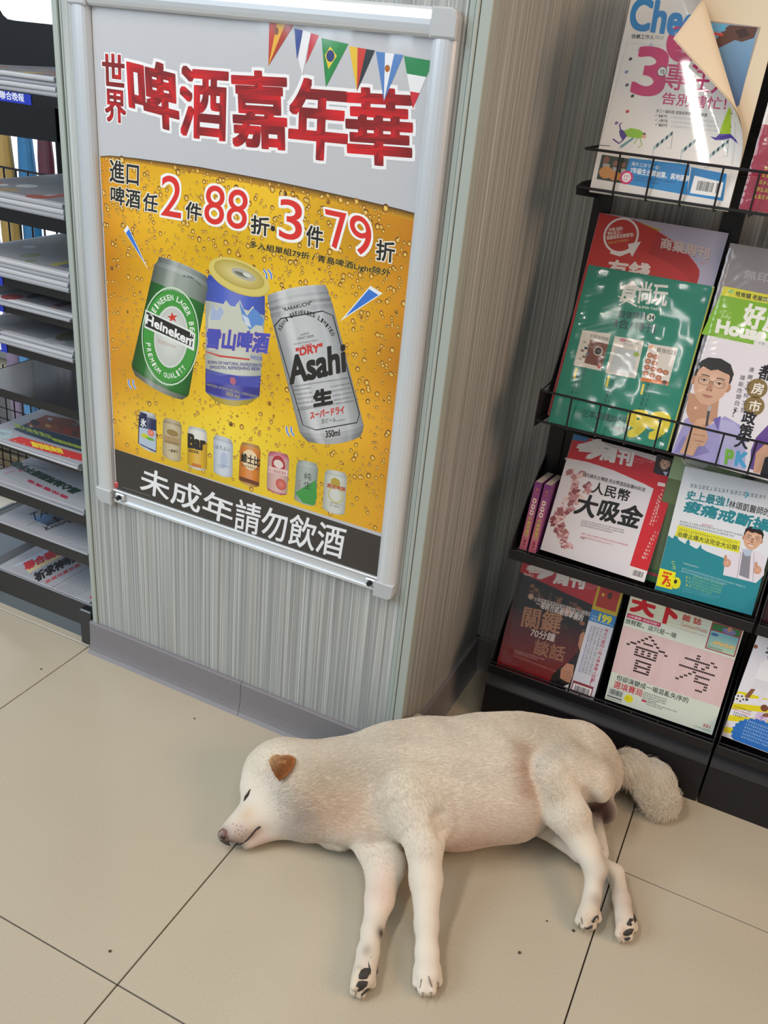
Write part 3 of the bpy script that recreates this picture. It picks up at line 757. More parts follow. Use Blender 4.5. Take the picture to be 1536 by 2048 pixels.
def magazine(label, O, tilt, roll, w, h, cover, draw, thick=.004, gloss=GLOSSY, bag=None, name='magazine', cat='magazine', spine=None):
    O, U, V = sheet(O, tilt, roll); N = np.cross(U, V)
    t = empty(name, tuple(O + U * w / 2 - N * thick / 2), label, cat)
    def slab(x0, x1, y0, y1, d0, d1):
        vs = [O + U * x + V * y + N * d for d in (d0, d1) for y in (y0, y1) for x in (x0, x1)]
        return MB().add(vs, [(0, 2, 3, 1), (4, 5, 7, 6), (0, 1, 5, 4), (2, 6, 7, 3), (0, 4, 6, 2), (1, 3, 7, 5)])
    slab(.0004, w - .0008, .0005, h - .0005, -thick + .0003, -.0003).build('pages', PAPER, t)
    c = slab(0, w, 0, h, -.0003, 0); c.v += slab(0, w, 0, h, -thick, -thick + .0003).v
    c.f += [tuple(i + 8 for i in f) for f in c.f]; c.add(slab(-.0003, .0002, 0, h, -thick, 0).v, [(0, 2, 3, 1), (4, 5, 7, 6), (0, 1, 5, 4), (2, 6, 7, 3), (0, 4, 6, 2), (1, 3, 7, 5)])
    c.build('cover', mat('cover_' + cover, cover, .3), t)
    p = Print(O, U, V); W, H = w * 1000, h * 1000
    p.mm = True; p.quad((0, 0), (W, 0), (W, H), (0, H), cover, 0); p.mm = False
    draw(p, W, H)
    p.build('cover_print', gloss, t)
    if bag:
        b0, b1, b2, b3 = bag; rr = random.Random(len(label)); nx, ny = 44, 90; vs = []; fs = []; cr = [[rr.random() for _ in range(nx // 4 + 3)] for _ in range(ny // 5 + 3)]
        for j in range(ny + 1):
            for i in range(nx + 1):
                x = b0 + (b1 - b0) * i / nx; y = b2 + (b3 - b2) * j / ny; a_, b_ = i / 4, j / 5; i0, j0 = int(a_), int(b_); a_ -= i0; b_ -= j0
                rnd = (cr[j0][i0] * (1 - a_) + cr[j0][i0 + 1] * a_) * (1 - b_) + (cr[j0 + 1][i0] * (1 - a_) + cr[j0 + 1][i0 + 1] * a_) * b_
                e = min(i, nx - i) / nx; f = min(j, ny - j) / ny
                d = .0012 + .0016 * rnd + .00035 * math.sin(y * 1350 + x * 300) * math.exp(-i / 9) + .0003 * math.sin(x * 1200 + y * 200) * math.exp(-(ny - j) / 8)
                if min(i, nx - i) == 0 or min(j, ny - j) == 0: d = .0004
                vs.append(O + U * x + V * y + N * d)
        for j in range(ny):
            for i in range(nx): a = j * (nx + 1) + i; fs.append((a, a + 1, a + nx + 2, a + nx + 1))
        MB().add(vs, fs).build('clear_wrap', clear_mat('shrink_wrap', .11, .04), t, smooth=True)
    return t, (O, U, V, N)


def d_cherry(p, W, H):
    p.mm = True
    p.quad((0, 118), (W, 118), (W, H), (0, H), 'dcd8d4', 1); p.quad((0, 0), (W, 0), (W, 118), (0, 118), '9c2a44', 1)
    for k in range(9): p.quad((4 + k * 9, 114), (8 + k * 9, 114), (8 + k * 9, 118), (4 + k * 9, 118), 'b03a4a', 2)
    for k in range(6): p.fine((16 + k, 18 + k * 10), (90, 18 + k * 10), 5, 1, 'c8cc50', 3)
    p.ell((40, 96), 14, 6, 'e0a040', 3); p.poly([(10, 120), (34, 120), (34, 145), (10, 145)], '8a8078', 2)
    p.quad((8, 205), (60, 205), (60, 216), (8, 216), 'c02838', 2); p.fine((14, 196), (60, 196), 4, 2, 'c05060', 3)
magazine('dark red and white magazine in plastic at the top right corner', (1.079, .256, 1.085), .17, 0, .2, .28, 'dcd8d4', d_cherry, bag=(-.001, .2, 0, .28))


def d_lav(p, W, H):
    p.mm = True
    q = [(0, 0), (0, 358), (60, 355), (100, 345), (135, 331), (165, 313), (181, 300), (188, 292), (190, 282), (190, 225), (180, 218), (178, 0)]
    p.poly([(70, 353), (110, 346), (98, 340), (60, 352)], 'b8a83a', .8); p.poly(q, 'c0302c', 1)
    p.poly([(104, 341), (135, 329), (165, 311), (181, 298), (188, 291), (190, 283), (190, 262), (160, 286), (120, 300), (98, 305)], 'b02a28', 1.2)
    p.mm = False
    p.ell((1242, 471), 30, 30, 'ece8ea', 3, n=30, ring=.88)
    p.poly([(1222, 500), (1240, 506), (1258, 499), (1256, 488), (1282, 483), (1264, 514), (1260, 505), (1240, 513), (1220, 507)], 'ece8ea', 3.2)
    p.text('存錢·減肥·', (1218, 463), (1247, 460), (1217, 456), 'f0dcd8', 5, .02); p.text('學好英文⋯', (1215, 471), (1245, 468), (1215, 464), 'f0dcd8', 5, .02)
    p.text('關鍵總是很難實現?', (1214, 480), (1268, 473), (1213, 472), 'f0dcd8', 5, .02); p.fine((1216, 488), (1255, 482), 3.5, 1, 'e8c060', 5)
    p.text('商業周刊', (1320, 496), (1416, 518), (1324, 475), 'd4c0bc', 5, .03, shadow='701818'); p.text('No.72', (1400, 527), (1416, 530), (1400, 522), 'd89890', 5, .01)
    p.text('有錢', (1213, 556), (1295, 566), (1219, 519), 'e8dcdc', 5, .03)
magazine('red magazine with a white circular arrow, sticking up behind the green one', (.846, .277, .69), .3, 0, .2165, .358, 'b4b0c8', d_lav, gloss=MATTE)


def d_green(p, W, H):
    G = '15826c'; TL_ = '0c4a44'; Y = 'e8d83a'
    p.mm = True; p.quad((W - 2.2, 0), (W, 0), (W, H), (W - 2.2, H), 'c8c040', 1); p.mm = False
    p.text('食', (1233, 602), (1272, 606), (1246, 561), 'e8ece8', 5, .03); p.text('尚玩', (1276, 606), (1332, 612), (1282, 563), 'e8ece8', 5, .03)
    p.line([(1238, 610), (1272, 592)], 2, 'e8ece8', 5); p.line([(1236, 592), (1274, 613)], 2, 'e8ece8', 5)
    p.text('SUPER TASTE', (1277, 616), (1323, 622), (1277, 611), 'd8e8e0', 5, .02)
    p.text('超值精選', (1236, 634), (1292, 640), (1238, 621), TL_, 5, .02); p.ell((1302, 635), 7, 7, 'e8ece8', 4); p.text('34', (1297, 639), (1308, 640), (1298, 630), TL_, 5, .03)
    p.text('3合1特刊', (1226, 654), (1309, 668), (1229, 635), TL_, 5, .02)
    for k, q in enumerate([((1147, 730), (1202, 742), (1222, 668), (1165, 660)), ((1211, 746), (1271, 757), (1288, 682), (1230, 672)), ((1281, 762), (1336, 771), (1356, 696), (1298, 687))]):
        p.quad(*q, 'e0dcd4', 2)
        a, b, c, d = [np.array(x, float) for x in q]
        f = lambda u, v: tuple((a * (1 - u) + b * u) * (1 - v) + (d * (1 - u) + c * u) * v)
        if k == 0:
            p.quad(f(.35, .12), f(1, .1), f(1, .72), f(.35, .78), '7a4a3a', 2.4); p.ell(f(.72, .5), 8, 8, 'ded8d0', 3); p.ell(f(.72, .5), 6.4, 6.4, '2a1c18', 3.4)
            for j in range(7): p.ell(f(.18 + .1 * (j % 3), .2 + .08 * j), 3.4, 2.6, random.choice(['6a7a86', 'b8b0a8', '8a7a6a', '3a4650']), 3, n=7)
            p.text('京都咖啡館', f(.3, .83), f(.97, .80), None, '5a4a40', 4); p.ell(f(.9, .1), 3, 3, 'c03a3a', 4)
        elif k == 1:
            p.ell(f(.3, .93), 6, 3, 'd08a9a', 3); p.quad(f(.1, .05), f(.9, .05), f(.9, .72), f(.1, .72), 'c4ccd0', 2.4); p.ell(f(.85, .62), 5, 4, '9ab850', 3)
            p.fine(f(.35, .9), f(.9, .88), 3, 2, '8a9098', 3)
        else:
            p.text('最強拉麵', f(.30, .82), f(.97, .80), None, '4a4038', 4); p.ell(f(.1, .92), 4.5, 3.4, 'e8b080', 3)
            for j, (u, v) in enumerate([(.12, .7), (.33, .68), (.1, .54), (.34, .52), (.12, .38), (.35, .36), (.58, .34), (.8, .32), (.12, .22), (.36, .19), (.6, .16)]):
                p.ell(f(u, v), 5.2, 4.4, '9a4a34', 3, hi='e0a880')
            p.quad(f(0, 0), f(1, 0), f(1, .1), f(0, .1), 'd87830', 3); p.ell(f(.85, .06), 4, 4, '5a3a2a', 3.5)
        e = f(.1, -.06); p.poly([(e[0], e[1]), (e[0] + 4, e[1] + 1), (e[0] - 1, e[1] + 22), (e[0] - 5, e[1] + 21)], Y, 4)
        for j in range(6):
            u = f(.25, -.1 - j * .13); p.fine((u[0] - j, u[1]), (u[0] + 8 - j, u[1] + 1), 6, 1, TL_, 4)
            u = f(.42, -.1 - j * .13); p.fine((u[0] - j, u[1]), (u[0] + 5 - j, u[1] + 1), 3, 1, '1c6a5c', 4)
    p.text('三本原價207元', (1163, 833), (1253, 850), (1167, 818), TL_, 5, .02); p.text('特惠價', (1223, 860), (1250, 866), (1225, 850), TL_, 5, .02)
    p.text('99', (1250, 870), (1328, 878), (1262, 822), Y, 5, .05); p.text('元', (1313, 880), (1324, 883), (1315, 868), TL_, 5)
magazine('emerald green magazine in shiny wrap with a big yellow 99', (.8528, .262, .6834), .33, .0045, .2132, .2802, '168670', d_green, thick=.008, gloss=MATTE, bag=(-.0012, .2145, -.003, .2815))


def d_grey(p, W, H):
    p.text('無印良', (1486, 557), (1566, 572), (1490, 538), 'c4c0c4', 4, .01)
    p.mm = True
    p.quad((0, 262), (W, 262), (W, H), (0, H), '9c9698', 1, ny=4); p.fine((60, 40), (180, 40), 3, 2, 'b0aab0', 3)
magazine('grey backing pack standing up behind the green and white house magazine', (1.0705, .276, .685), .27, 0, .21, .347, 'a29c9e', d_grey, bag=(-.001, .211, 0, .347))


def face(p, c, s, skin='dcb094', hair='2a2422', glasses=True, dark='c08e70', smile=False):
    """simple printed portrait: c centre of the face in mm, s half height in mm"""
    p.mm = True; x, y = c
    E = lambda dx, dy, rx, ry, col, lv, **k: p.ell((x + dx * s, y + dy * s), rx * s, ry * s, col, lv, **k)
    E(0, .42, .88, .84, hair, 3, n=22); E(-.80, .0, .14, .22, dark, 3.2); E(.80, .0, .14, .22, dark, 3.2)
    out = [(-.74, .55), (-.80, .1), (-.74, -.35), (-.52, -.75), (-.2, -1.02), (.2, -1.02), (.52, -.75), (.74, -.35), (.80, .1), (.74, .55), (.5, .80), (0, .72), (-.5, .86)]
    p.poly([(x + a * s, y + b * s) for a, b in out], skin, 3.5); E(.05, .15, .5, .55, skin, 3.7, hi='ecc8ae'); E(-.38, -.3, .2, .24, skin, 3.8, hi='e6b89c')
    p.poly([(x + a * s, y + b * s) for a, b in [(-.86, .45), (-.84, .9), (-.5, 1.2), (.1, 1.28), (.6, 1.12), (.88, .7), (.84, .3), (.74, .62), (.45, .66), (.1, .74), (-.2, .62), (-.6, .74), (-.74, .52)]], hair, 4.2)
    for q in (-.36, .36):
        E(q, .10, .15, .05, 'd8ccc4', 4.3); E(q, .10, .06, .05, '2a201c', 4.5); p.line([(x + (q - .17) * s, y + .11 * s), (x + q * s, y + .16 * s), (x + (q + .17) * s, y + .11 * s)], .035 * s, '5a4438', 4.6)
        p.line([(x + (q - .2) * s, y + .33 * s), (x + q * s, y + .36 * s), (x + (q + .2) * s, y + .33 * s)], .05 * s, '4a3a34', 4.4)
        if glasses: E(q, .08, .29, .21, '6a5a50', 4.7, n=20, ring=.90)
    if glasses: p.line([(x - .08 * s, y + .12 * s), (x + .08 * s, y + .12 * s)], .04 * s, '6a5a50', 4.7)
    p.poly([(x - .06 * s, y + .1 * s), (x + .06 * s, y + .1 * s), (x + .16 * s, y - .28 * s), (x, y - .36 * s), (x - .16 * s, y - .28 * s)], dark, 4.0)
    E(-.09, -.31, .04, .03, '5a3428', 4.3); E(.09, -.31, .04, .03, '5a3428', 4.3)
    if smile: p.poly([(x - .3 * s, y - .5 * s), (x + .3 * s, y - .5 * s), (x + .16 * s, y - .68 * s), (x - .16 * s, y - .68 * s)], 'f0e8e4', 4.4); p.line([(x - .32 * s, y - .49 * s), (x, y - .54 * s), (x + .32 * s, y - .49 * s)], .05 * s, '9a5048', 4.6)
    else: p.line([(x - .24 * s, y - .60 * s), (x - .08 * s, y - .58 * s), (x, y - .60 * s), (x + .08 * s, y - .58 * s), (x + .24 * s, y - .60 * s)], .05 * s, '9a5a4c', 4.4); p.ell((x, y - .66 * s), .16 * s, .05 * s, 'c8887a', 4.3)
    p.mm = False


def d_house(p, W, H):
    p.quad((1444, 582), (1560, 604), (1560, 700), (1403, 668), '7fb81e', 1); p.quad((1447, 572), (1560, 594), (1560, 612), (1442, 590), 'e0dc30', 2)
    p.text('哈肯舖 老屋烘焙', (1471, 592), (1545, 607), (1473, 582), '1c2818', 5, .02); p.ell((1462, 583), 5, 3, '8ac050', 4)
    p.text('好房', (1482, 652), (1564, 668), (1494, 607), 'f4f6f0', 5, .04); p.text('2014', (1444, 627), (1462, 631), (1445, 619), 'a8d060', 4); p.text('July', (1441, 636), (1461, 641), (1443, 626), 'd4ecb0', 5, .01)
    p.text('House', (1432, 664), (1528, 683), (1437, 640), 'f4f6f0', 5, .05); p.fine((1430, 669), (1500, 684), 2.4, 2, 'b8dc80', 4)
    p.quad((1507, 690), (1550, 698), (1551, 685), (1509, 677), 'e8e8ec', 4); p.text('訂價', (1517, 688), (1529, 691), (1518, 682), '888890', 5)
    # thinking man in a lilac shirt
    p.poly([(1352, 905), (1342, 908), (1370, 838), (1392, 828), (1420, 850), (1450, 832), (1480, 850), (1488, 940), (1420, 926)], 'a9a4dc', 2)
    p.poly([(1440, 838), (1470, 846), (1492, 880), (1490, 940), (1440, 930)], 'bab8e4', 2.2); p.poly([(1366, 872), (1400, 880), (1420, 905), (1380, 915), (1348, 905)], '8f8ac8', 2.3)
    p.poly([(1426, 838), (1442, 832), (1436, 862)], '7468b4', 3)
    p.poly([(1372, 822), (1378, 785), (1438, 800), (1434, 838), (1410, 856), (1380, 845)], 'c8987a', 2.8)
    c = p.loc((1422, 768)); face(p, c, 34)
    p.line([(1419, 812), (1413, 852)], 4, '4a464c', 6); p.line([(1420, 811), (1418, 822)], 5, 'b8b4b8', 6.2)
    p.poly([(1362, 900), (1384, 852), (1394, 838), (1418, 836), (1424, 846), (1404, 850), (1412, 860), (1417, 876), (1408, 892), (1396, 893), (1386, 912), (1358, 906)], 'dcae90', 5)
    p.line([(1386, 868), (1410, 872)], 1.2, 'a8704e', 5.5); p.line([(1388, 880), (1408, 884)], 1.2, 'a8704e', 5.5); p.line([(1396, 852), (1410, 858)], 1.2, 'a8704e', 5.5)
    K = '1c1a20'
    for s_, x, y, z in (('連', 1497, 743, 1), ('勝', 1494, 758, 1), ('文', 1491, 771, 1), ('vs', 1489, 780, 1), ('柯', 1486, 795, 1), ('文', 1483, 809, 1), ('哲', 1480, 824, 1),
                        ('誰', 1479, 759, 1), ('能', 1476, 772, 1), ('改', 1473, 785, 1), ('變', 1471, 797, 1), ('台', 1468, 810, 1), ('北', 1465, 822, 1), ('?', 1464, 833, .5)):
        p.text(s_, (x, y), (x + 10 * z, y + 2 * z), None if s_ != 'vs' else (x, y - 6), '3a3440', 5)
    for s_, x, y, z in (('6', 1527, 745, 12), ('都', 1514, 757, 30),): p.text(s_, (x, y), (x + z, y + z * .2), None, K, 5, .02)
    for s_, x, y in (('房', 1514, 777), ('市', 1508, 812)):
        p.ell((x, y), 16, 16, '8a7440', 4, n=24); p.text(s_, (x - 12, y + 9), (x + 10, y + 13), None, 'f4f0e8', 5, .02)
    for s_, x, y, z in (('政', 1482, 845, 26), ('策', 1476, 871, 26), ('大', 1468, 893, 26)): p.text(s_, (x, y), (x + z, y + z * .2), None, K, 5, .03)
    p.text('P', (1450, 927), (1464, 930), (1453, 899), '7cc040', 5, .05); p.text('K', (1470, 930), (1491, 934), (1475, 903), '50a8dc', 5, .05)
    p.poly([(1500, 938), (1502, 900), (1512, 875), (1536, 850), (1560, 848), (1560, 955)], '6a4a9a', 3); p.poly([(1506, 945), (1512, 905), (1530, 888), (1560, 885), (1560, 950)], 'd8a88c', 4); p.poly([(1520, 950), (1530, 915), (1560, 905), (1560, 960)], '1e1a22', 5)
magazine('green and white magazine with a thinking man in glasses on its cover', (1.0726, .262, .6803), .25, -.025, .21, .2855, 'ece8f0', d_house, bag=(-.001, .211, -.001, .286))


def d_916(p, W, H):
    p.mm = True
    q = [(0, H - 47), (40, H - 44), (90, H - 46), (150, H - 55), (W, H - 66), (W, H), (0, H)]
    p.poly(q, 'cc2230', 1); p.poly([(30, H), (55, H - 8), (100, H - 7), (150, H - 10), (W, H - 16), (W, H)], 'd0c8cc', 1.2); p.poly([(0, H - 12), (26, H - 8), (30, H), (0, H)], '3a78b8', 1.3)
    p.quad((W - 33, 0), (W, 0), (W, H - 60), (W - 33, H - 58), 'd02430', 1.4); p.quad((W - 33, 0), (W, 0), (W, 22), (W - 33, 22), 'e4e0e0', 1.6)
    p.mm = False
    p.text('今', (1146, 912), (1208, 918), (1164, 878), 'ece8ea', 5, .05); p.text('周刊', (1200, 919), (1262, 932), (1206, 893), 'ece8ea', 5, .05)
    p.text('No.916', (1130, 919), (1150, 924), (1131, 915), 'f0d8d8', 5, .04); p.fine((1266, 918), (1306, 927), 3, 2, 'e89098', 4)
    p.quad((1306, 945), (1347, 955), (1352, 918), (1314, 908), '2a2428', 3); c = p.loc((1330, 928)); face(p, c, 10.5, 'c49880', '1c1614', False, 'a07660', True)
    p.poly([(1312, 948), (1320, 941), (1330, 945), (1340, 941), (1348, 955)], '22263a', 3.6); p.poly([(1326, 943), (1336, 944), (1331, 952)], 'c8d0e4', 3.8)
    p.text('錢先繞走台灣錢 用台幣證就能賺8%利息', (1165, 952), (1290, 984), (1167, 944), '3a3236', 5, .01)
    p.text('人民幣', (1182, 985), (1256, 1004), (1188, 963), '161416', 5, .02); p.text('大吸金', (1147, 1026), (1275, 1058), (1162, 986), '161416', 5, .03)
    p.fine((1163, 1042), (1248, 1062), 2.6, 3, '6a6266', 4); p.fine((1163, 1068), (1255, 1092), 2.8, 2, 'd05060', 4, gap=2.2); p.text('P. 84', (1161, 1077), (1169, 1079), (1161, 1074), '2a2428', 5, .02)
    rr = random.Random(4)     # swirl of crumpled banknotes
    for k in range(150):
        t = rr.random() ** .8; cx_ = 1128 + 34 * math.sin(t * 5.2 + .4) * (1 - .2 * t) + rr.uniform(-22, 22) * (1.15 - t); cy_ = 935 + t * 160
        if t > .72: cx_ = 1117 + (t - .72) * 60 + rr.uniform(-9, 9)
        a = rr.uniform(0, 3.1); r = rr.uniform(4, 11) * (1.1 - .4 * t); co = rr.choice(['b8848a', 'c89aa0', '9a6468', 'd8b4b4', '8a4a50', 'a87074', 'e0c8c8'])
        pts = [(cx_ + r * math.cos(a + j * 1.57 + rr.uniform(-.3, .3)), cy_ + r * (.5 + .5 * (j % 2)) * math.sin(a + j * 1.57)) for j in range(4)]
        if all((x - 1078) * .95 > (1098 - y) * .28 + 3 for x, y in pts) and min(y for x, y in pts) > 921 + 0: p.poly(pts, co, 2 + k * .01)
    p.quad((1315, 971), (1330, 974), (1331, 967), (1316, 964), 'f0dcdc', 4)
    for j, (x0, y0, x1, y1, co) in enumerate(((1323, 978, 1304, 1045, 'f4dcd8'), (1316, 990, 1296, 1052, 'f4dcd8'), (1334, 975, 1326, 1000, 'f0c050'), (1308, 1062, 1280, 1118, 'f4dcd8'), (1300, 1075, 1284, 1120, 'f0b8b8'))):
        n = int(math.hypot(x1 - x0, y1 - y0) / 7)
        for i in range(n): u = i / n; x, y = x0 + (x1 - x0) * u, y0 + (y1 - y0) * u; p.fine((x, y + 5), (x + 5, y + 6), 4, 1, co, 4)
    p.quad((1262, 1155), (1289, 1163), (1294, 1144), (1267, 1137), 'ece8e8', 4); p.barcode((1264, 1150), (1284, 1156), (1268, 1139), '2a2426', 5)
magazine('white and red weekly magazine with banknotes swirling down its left side', (.8821, .27, .4251), .35, -.0157, .2006, .2290, 'dedce4', d_916, gloss=MATTE)


def d_behind(p, W, H):
    p.mm = True
    p.quad((0, 150), (W, 150), (W, H), (0, H), '6a7a52', 1); p.quad((0, 195), (118, 195), (118, H - 8), (0, H - 4), '9ab488', 1.5); p.ell((36, 236), 24, 14, 'd0d8c8', 2, hi='e8ece0'); p.ell((30, 250), 9, 5, 'b03a3a', 2.2)
    p.ell((90, 240), 22, 10, '7aa058', 2, hi='c0d0a0'); p.fine((24, 226), (112, 222), 3, 5, '4a5c3c', 3); p.quad((124, 180), (W, 180), (W, H - 12), (124, H - 10), '4a4a3c', 1.7); p.ell((160, 230), 20, 14, '8a8a70', 2, hi='c8c8b0')
    p.quad((0, 0), (W, 0), (W, 24), (0, 24), '2a5a30', 2); p.quad((0, 12), (W, 12), (W, 17), (0, 17), 'a02a3a', 3)
magazine('green food magazine whose picture strip shows above the teal exercise book', (1.072, .284, .42), .25, 0, .205, .262, '5a6a48', d_behind)


def d_teal(p, W, H):
    T_ = '2a8a98'
    p.mm = True
    q = [(0, 0), (W, 0), (W, 74), (150, 79), (140, 76), (100, 88), (70, 92), (58, 96), (52, 92), (40, 96), (36, 103), (32, 96), (20, 100), (12, 110), (9, 100), (0, 104)]
    p.poly(q, T_, 1)
    for k, (x, r) in enumerate(((14, 108), (36, 104), (58, 98))): p.poly([(x - 4, r - 6), (x, r + 4), (x + 4, r - 6)], T_, 1.1)
    p.mm = False
    p.text('史上最強！', (1371, 998), (1454, 1014), (1376, 980), T_, 5, .025); p.text('林頌凱醫師的', (1456, 1015), (1538, 1033), (1460, 1000), '3c3a3e', 5, .01)
    p.text('痠痛戒斷操', (1366, 1022), (1536, 1064), (1374, 1000), T_, 5.2, .03, asp=1)
    p.fine((1380, 974), (1530, 998), 6, 1, '8a969c', 4); p.text('7', (1489, 995), (1496, 997), (1491, 984), '50b0c8', 5, .03)
    p.fine((1360, 1044), (1484, 1072), 3, 2, '6a7a80', 4); p.fine((1404, 1050), (1424, 1054), 3, 1, 'd05080', 5)
    p.quad((1350, 1072), (1478, 1106), (1481, 1082), (1356, 1050), 'e0e03a', 3); p.text('治痠止痛大法完全大公開！', (1354, 1072), (1477, 1102), (1356, 1062), '2c3c34', 5, .01); p.fine((1358, 1060), (1474, 1088), 3.5, 1, '8a8c3a', 4)
    # doctor with thumbs up
    p.poly([(1446, 1150), (1452, 1112), (1476, 1098), (1500, 1096), (1530, 1110), (1528, 1150), (1512, 1166), (1480, 1158)], 'e0dce8', 3)
    p.poly([(1486, 1100), (1502, 1104), (1498, 1158), (1478, 1150)], '8a8a96', 3.6); p.poly([(1484, 1098), (1506, 1100), (1500, 1112), (1490, 1112)], 'b4c4dc', 3.7)
    p.line([(1482, 1104), (1474, 1156)], 1.2, 'b4b0c0', 3.9); p.line([(1508, 1106), (1506, 1162)], 1.2, 'b4b0c0', 3.9)
    c = p.loc((1505, 1079)); face(p, c, 18, 'd8aa8e', '2a201e', True, 'b88a70', True)
    for x, y in ((1454, 1126), (1515, 1140)): p.ell((x, y), 6.5, 7.5, 'c8967c', 5, hi='dcb098'); p.ell((x - 3, y - 10), 2.6, 6, 'c8967c', 5, .2)
    p.fine((1366, 1127), (1396, 1136), 2.2, 1, 'e0f0f0', 4); p.fine((1364, 1138), (1490, 1176), 3, 2, 'a8d4dc', 4); p.fine((1386, 1153), (1446, 1172), 3, 5, '8cc48c', 4)
    for j in range(3): p.fine((1371, 1156 + j * 8), (1377, 1158 + j * 8), 4.5, 1, 'c0d060', 4)
    p.text('C', (1343, 1128), (1349, 1130), (1344, 1121), 'c8d860', 4); p.text('S', (1345, 1138), (1351, 1139), (1346, 1131), 'c8d860', 4)
    p.fine((1366, 1178), (1440, 1196), 2.4, 2, '6ab0bc', 4)
    p.ell((1352, 1166), 8, 11, 'e0e020', 4.5); p.poly([(1344, 1172), (1360, 1176), (1350, 1164)], 'e0e020', 4.6); p.ell((1351, 1163), 3, 4, '3a2a20', 5)
    p.quad((1312, 1171), (1344, 1179), (1352, 1145), (1320, 1136), 'ece81c', 6); p.text('7', (1323, 1168), (1335, 1171), (1325, 1150), 'd84018', 7, .03); p.text('5', (1332, 1172), (1340, 1174), (1334, 1158), 'd84018', 7, .02); p.text('元', (1341, 1175), (1345, 1176), None, 'd84018', 7)
    p.text('感謝價', (1326, 1147), (1343, 1151), (1327, 1142), 'd84018', 7, .03)
magazine('white and teal exercise book with a smiling doctor and a yellow 75 price tag', (1.1045, .262, .4185), .25, .036, .169, .2320, 'e0e6ee', d_teal, name='exercise_book', cat='book', thick=.008, gloss=MATTE)


def d_912(p, W, H):
    p.mm = True
    p.quad((0, 0), (W, 0), (W, H * .55), (0, H * .55), ['8c1c26', '7a1620', '2a1216', '3a1418'], 1, 8, 12)
    p.quad((0, H * .55), (W, H * .55), (W, H), (0, H), '1e1618', 1); p.poly([(0, H), (W, H), (W, H - 56), (100, H - 44), (0, H - 30)], 'c42430', 2)
    rr = random.Random(8)
    for k in range(70):
        x, y = rr.uniform(28, 150), rr.uniform(-22, 0); y = H - 46 - x * .12 + y * (.5 + x / 160); p.ell((x, y), rr.uniform(3, 6), rr.uniform(2.5, 4.5), rr.choice(['4a3c34', '6a4a3c', '2e2622', '5a3030', '8a5a3a', '3c3030']), 1.5, n=8)
    p.ell((112, H - 78), 7, 8, 'b0603a', 1.8)
    p.mm = False
    p.text('今', (1049, 1152), (1108, 1158), (1060, 1124), 'ece8ea', 5, .05); p.text('周刊', (1107, 1166), (1166, 1178), (1113, 1140), 'ece8ea', 5, .05); p.text('No.912', (1047, 1149), (1066, 1154), (1048, 1145), 'f0d8d8', 5, .04); p.fine((1170, 1166), (1200, 1174), 2.5, 3, 'e8a0a8', 4)
    p.ell((1062, 1193), 6.5, 6.5, 'a88a74', 4, hi='d8c0a8'); p.text('台灣媒體首度與特斯拉電動車CEO面對面', (1068, 1202), (1182, 1234), (1070, 1193), 'd8d0d0', 5, .01); p.text('一場郭台銘最想掌握的', (1070, 1213), (1164, 1243), (1074, 1200), 'e4dcdc', 5, .02)
    p.text('關鍵', (1042, 1252), (1118, 1268), (1050, 1212), 'a87a5c', 5, .02); p.text('70分鐘', (1060, 1272), (1108, 1284), (1064, 1256), 'dcd4d0', 5, .01); p.text('談話', (1066, 1307), (1126, 1324), (1072, 1278), '9a6a50', 5, .02)
    p.fine((1030, 1302), (1088, 1320), 2.6, 2, 'd8a8a8', 4); p.fine((1026, 1312), (1110, 1344), 3.2, 1, 'c88080', 4)
    # speaker in a dark suit with clasped hands
    p.poly([(1098, 1372), (1104, 1350), (1118, 1336), (1130, 1330), (1150, 1310), (1160, 1300), (1148, 1398)], '17141a', 3)
    p.poly([(1168, 1258), (1160, 1270), (1156, 1290), (1160, 1302), (1172, 1300)], 'b88468', 3.4); p.poly([(1160, 1268), (1172, 1256), (1170, 1262)], '1c1614', 3.6)
    p.poly([(1120, 1356), (1122, 1338), (1134, 1326), (1148, 1330), (1146, 1350), (1140, 1366), (1130, 1362)], 'c08a70', 4)
    for j in range(4): p.line([(1124 + j, 1340 + j * 6), (1142, 1346 + j * 5)], 1.0, '8a5a48', 4.5)
    p.poly([(1128, 1372), (1138, 1368), (1134, 1384)], 'd8d8dc', 4)
tm, fr912 = magazine('dark red weekly magazine in a clear bag, lower left of the rack beside the dog', (.8398, .262, .135), .3, .0053, .205, .237, '2a1618', d_912, thick=.006)
# white advertising insert in front, on its right
O, U, V, N = fr912
ins_O = O + U * .157 + V * .0005 + N * .0008
MB().add([ins_O + U * x + V * y + N * d for d in (0, .0004) for y in (0, .236) for x in (0, .050)], [(0, 2, 3, 1), (4, 5, 7, 6), (0, 1, 5, 4), (2, 6, 7, 3), (0, 4, 6, 2), (1, 3, 7, 5)]).build('insert_sheet', mat('insert_paper', 'd8d8e0', .5), tm)
p = Print(ins_O + N * .0004, U, V); p.mm = True
p.quad((0, 0), (50, 0), (50, 236), (0, 236), 'd4d6e2', 0); p.quad((0, 178), (50, 178), (50, 236), (0, 236), 'd0b030', 1); p.quad((5, 186), (45, 186), (45, 236), (5, 236), 'b83830', 1.5); p.ell((14, 212), 3.4, 3.4, 'e8c040', 2, n=5); p.ell((27, 214), 5, 7, '5a3020', 2)
p.quad((0, 154), (50, 154), (50, 178), (0, 178), '3a86c4', 2); p.text('199', (18, 160), (42, 160), (18, 174), 'e8e040', 4, .04); p.fine((4, 164), (16, 164), 3, 2, 'c8e0f0', 4); p.fine((4, 157), (46, 157), 2.2, 1, 'c8e0f0', 4)
for i, ch in enumerate('每天只要四小時大學會賺人民幣!'): p.text(ch, (35, 142 - i * 8.2), (42 if ch != '!' else 37, 142 - i * 8.2), None if ch != '一' else (35, 144), 'b83848', 4, .01)
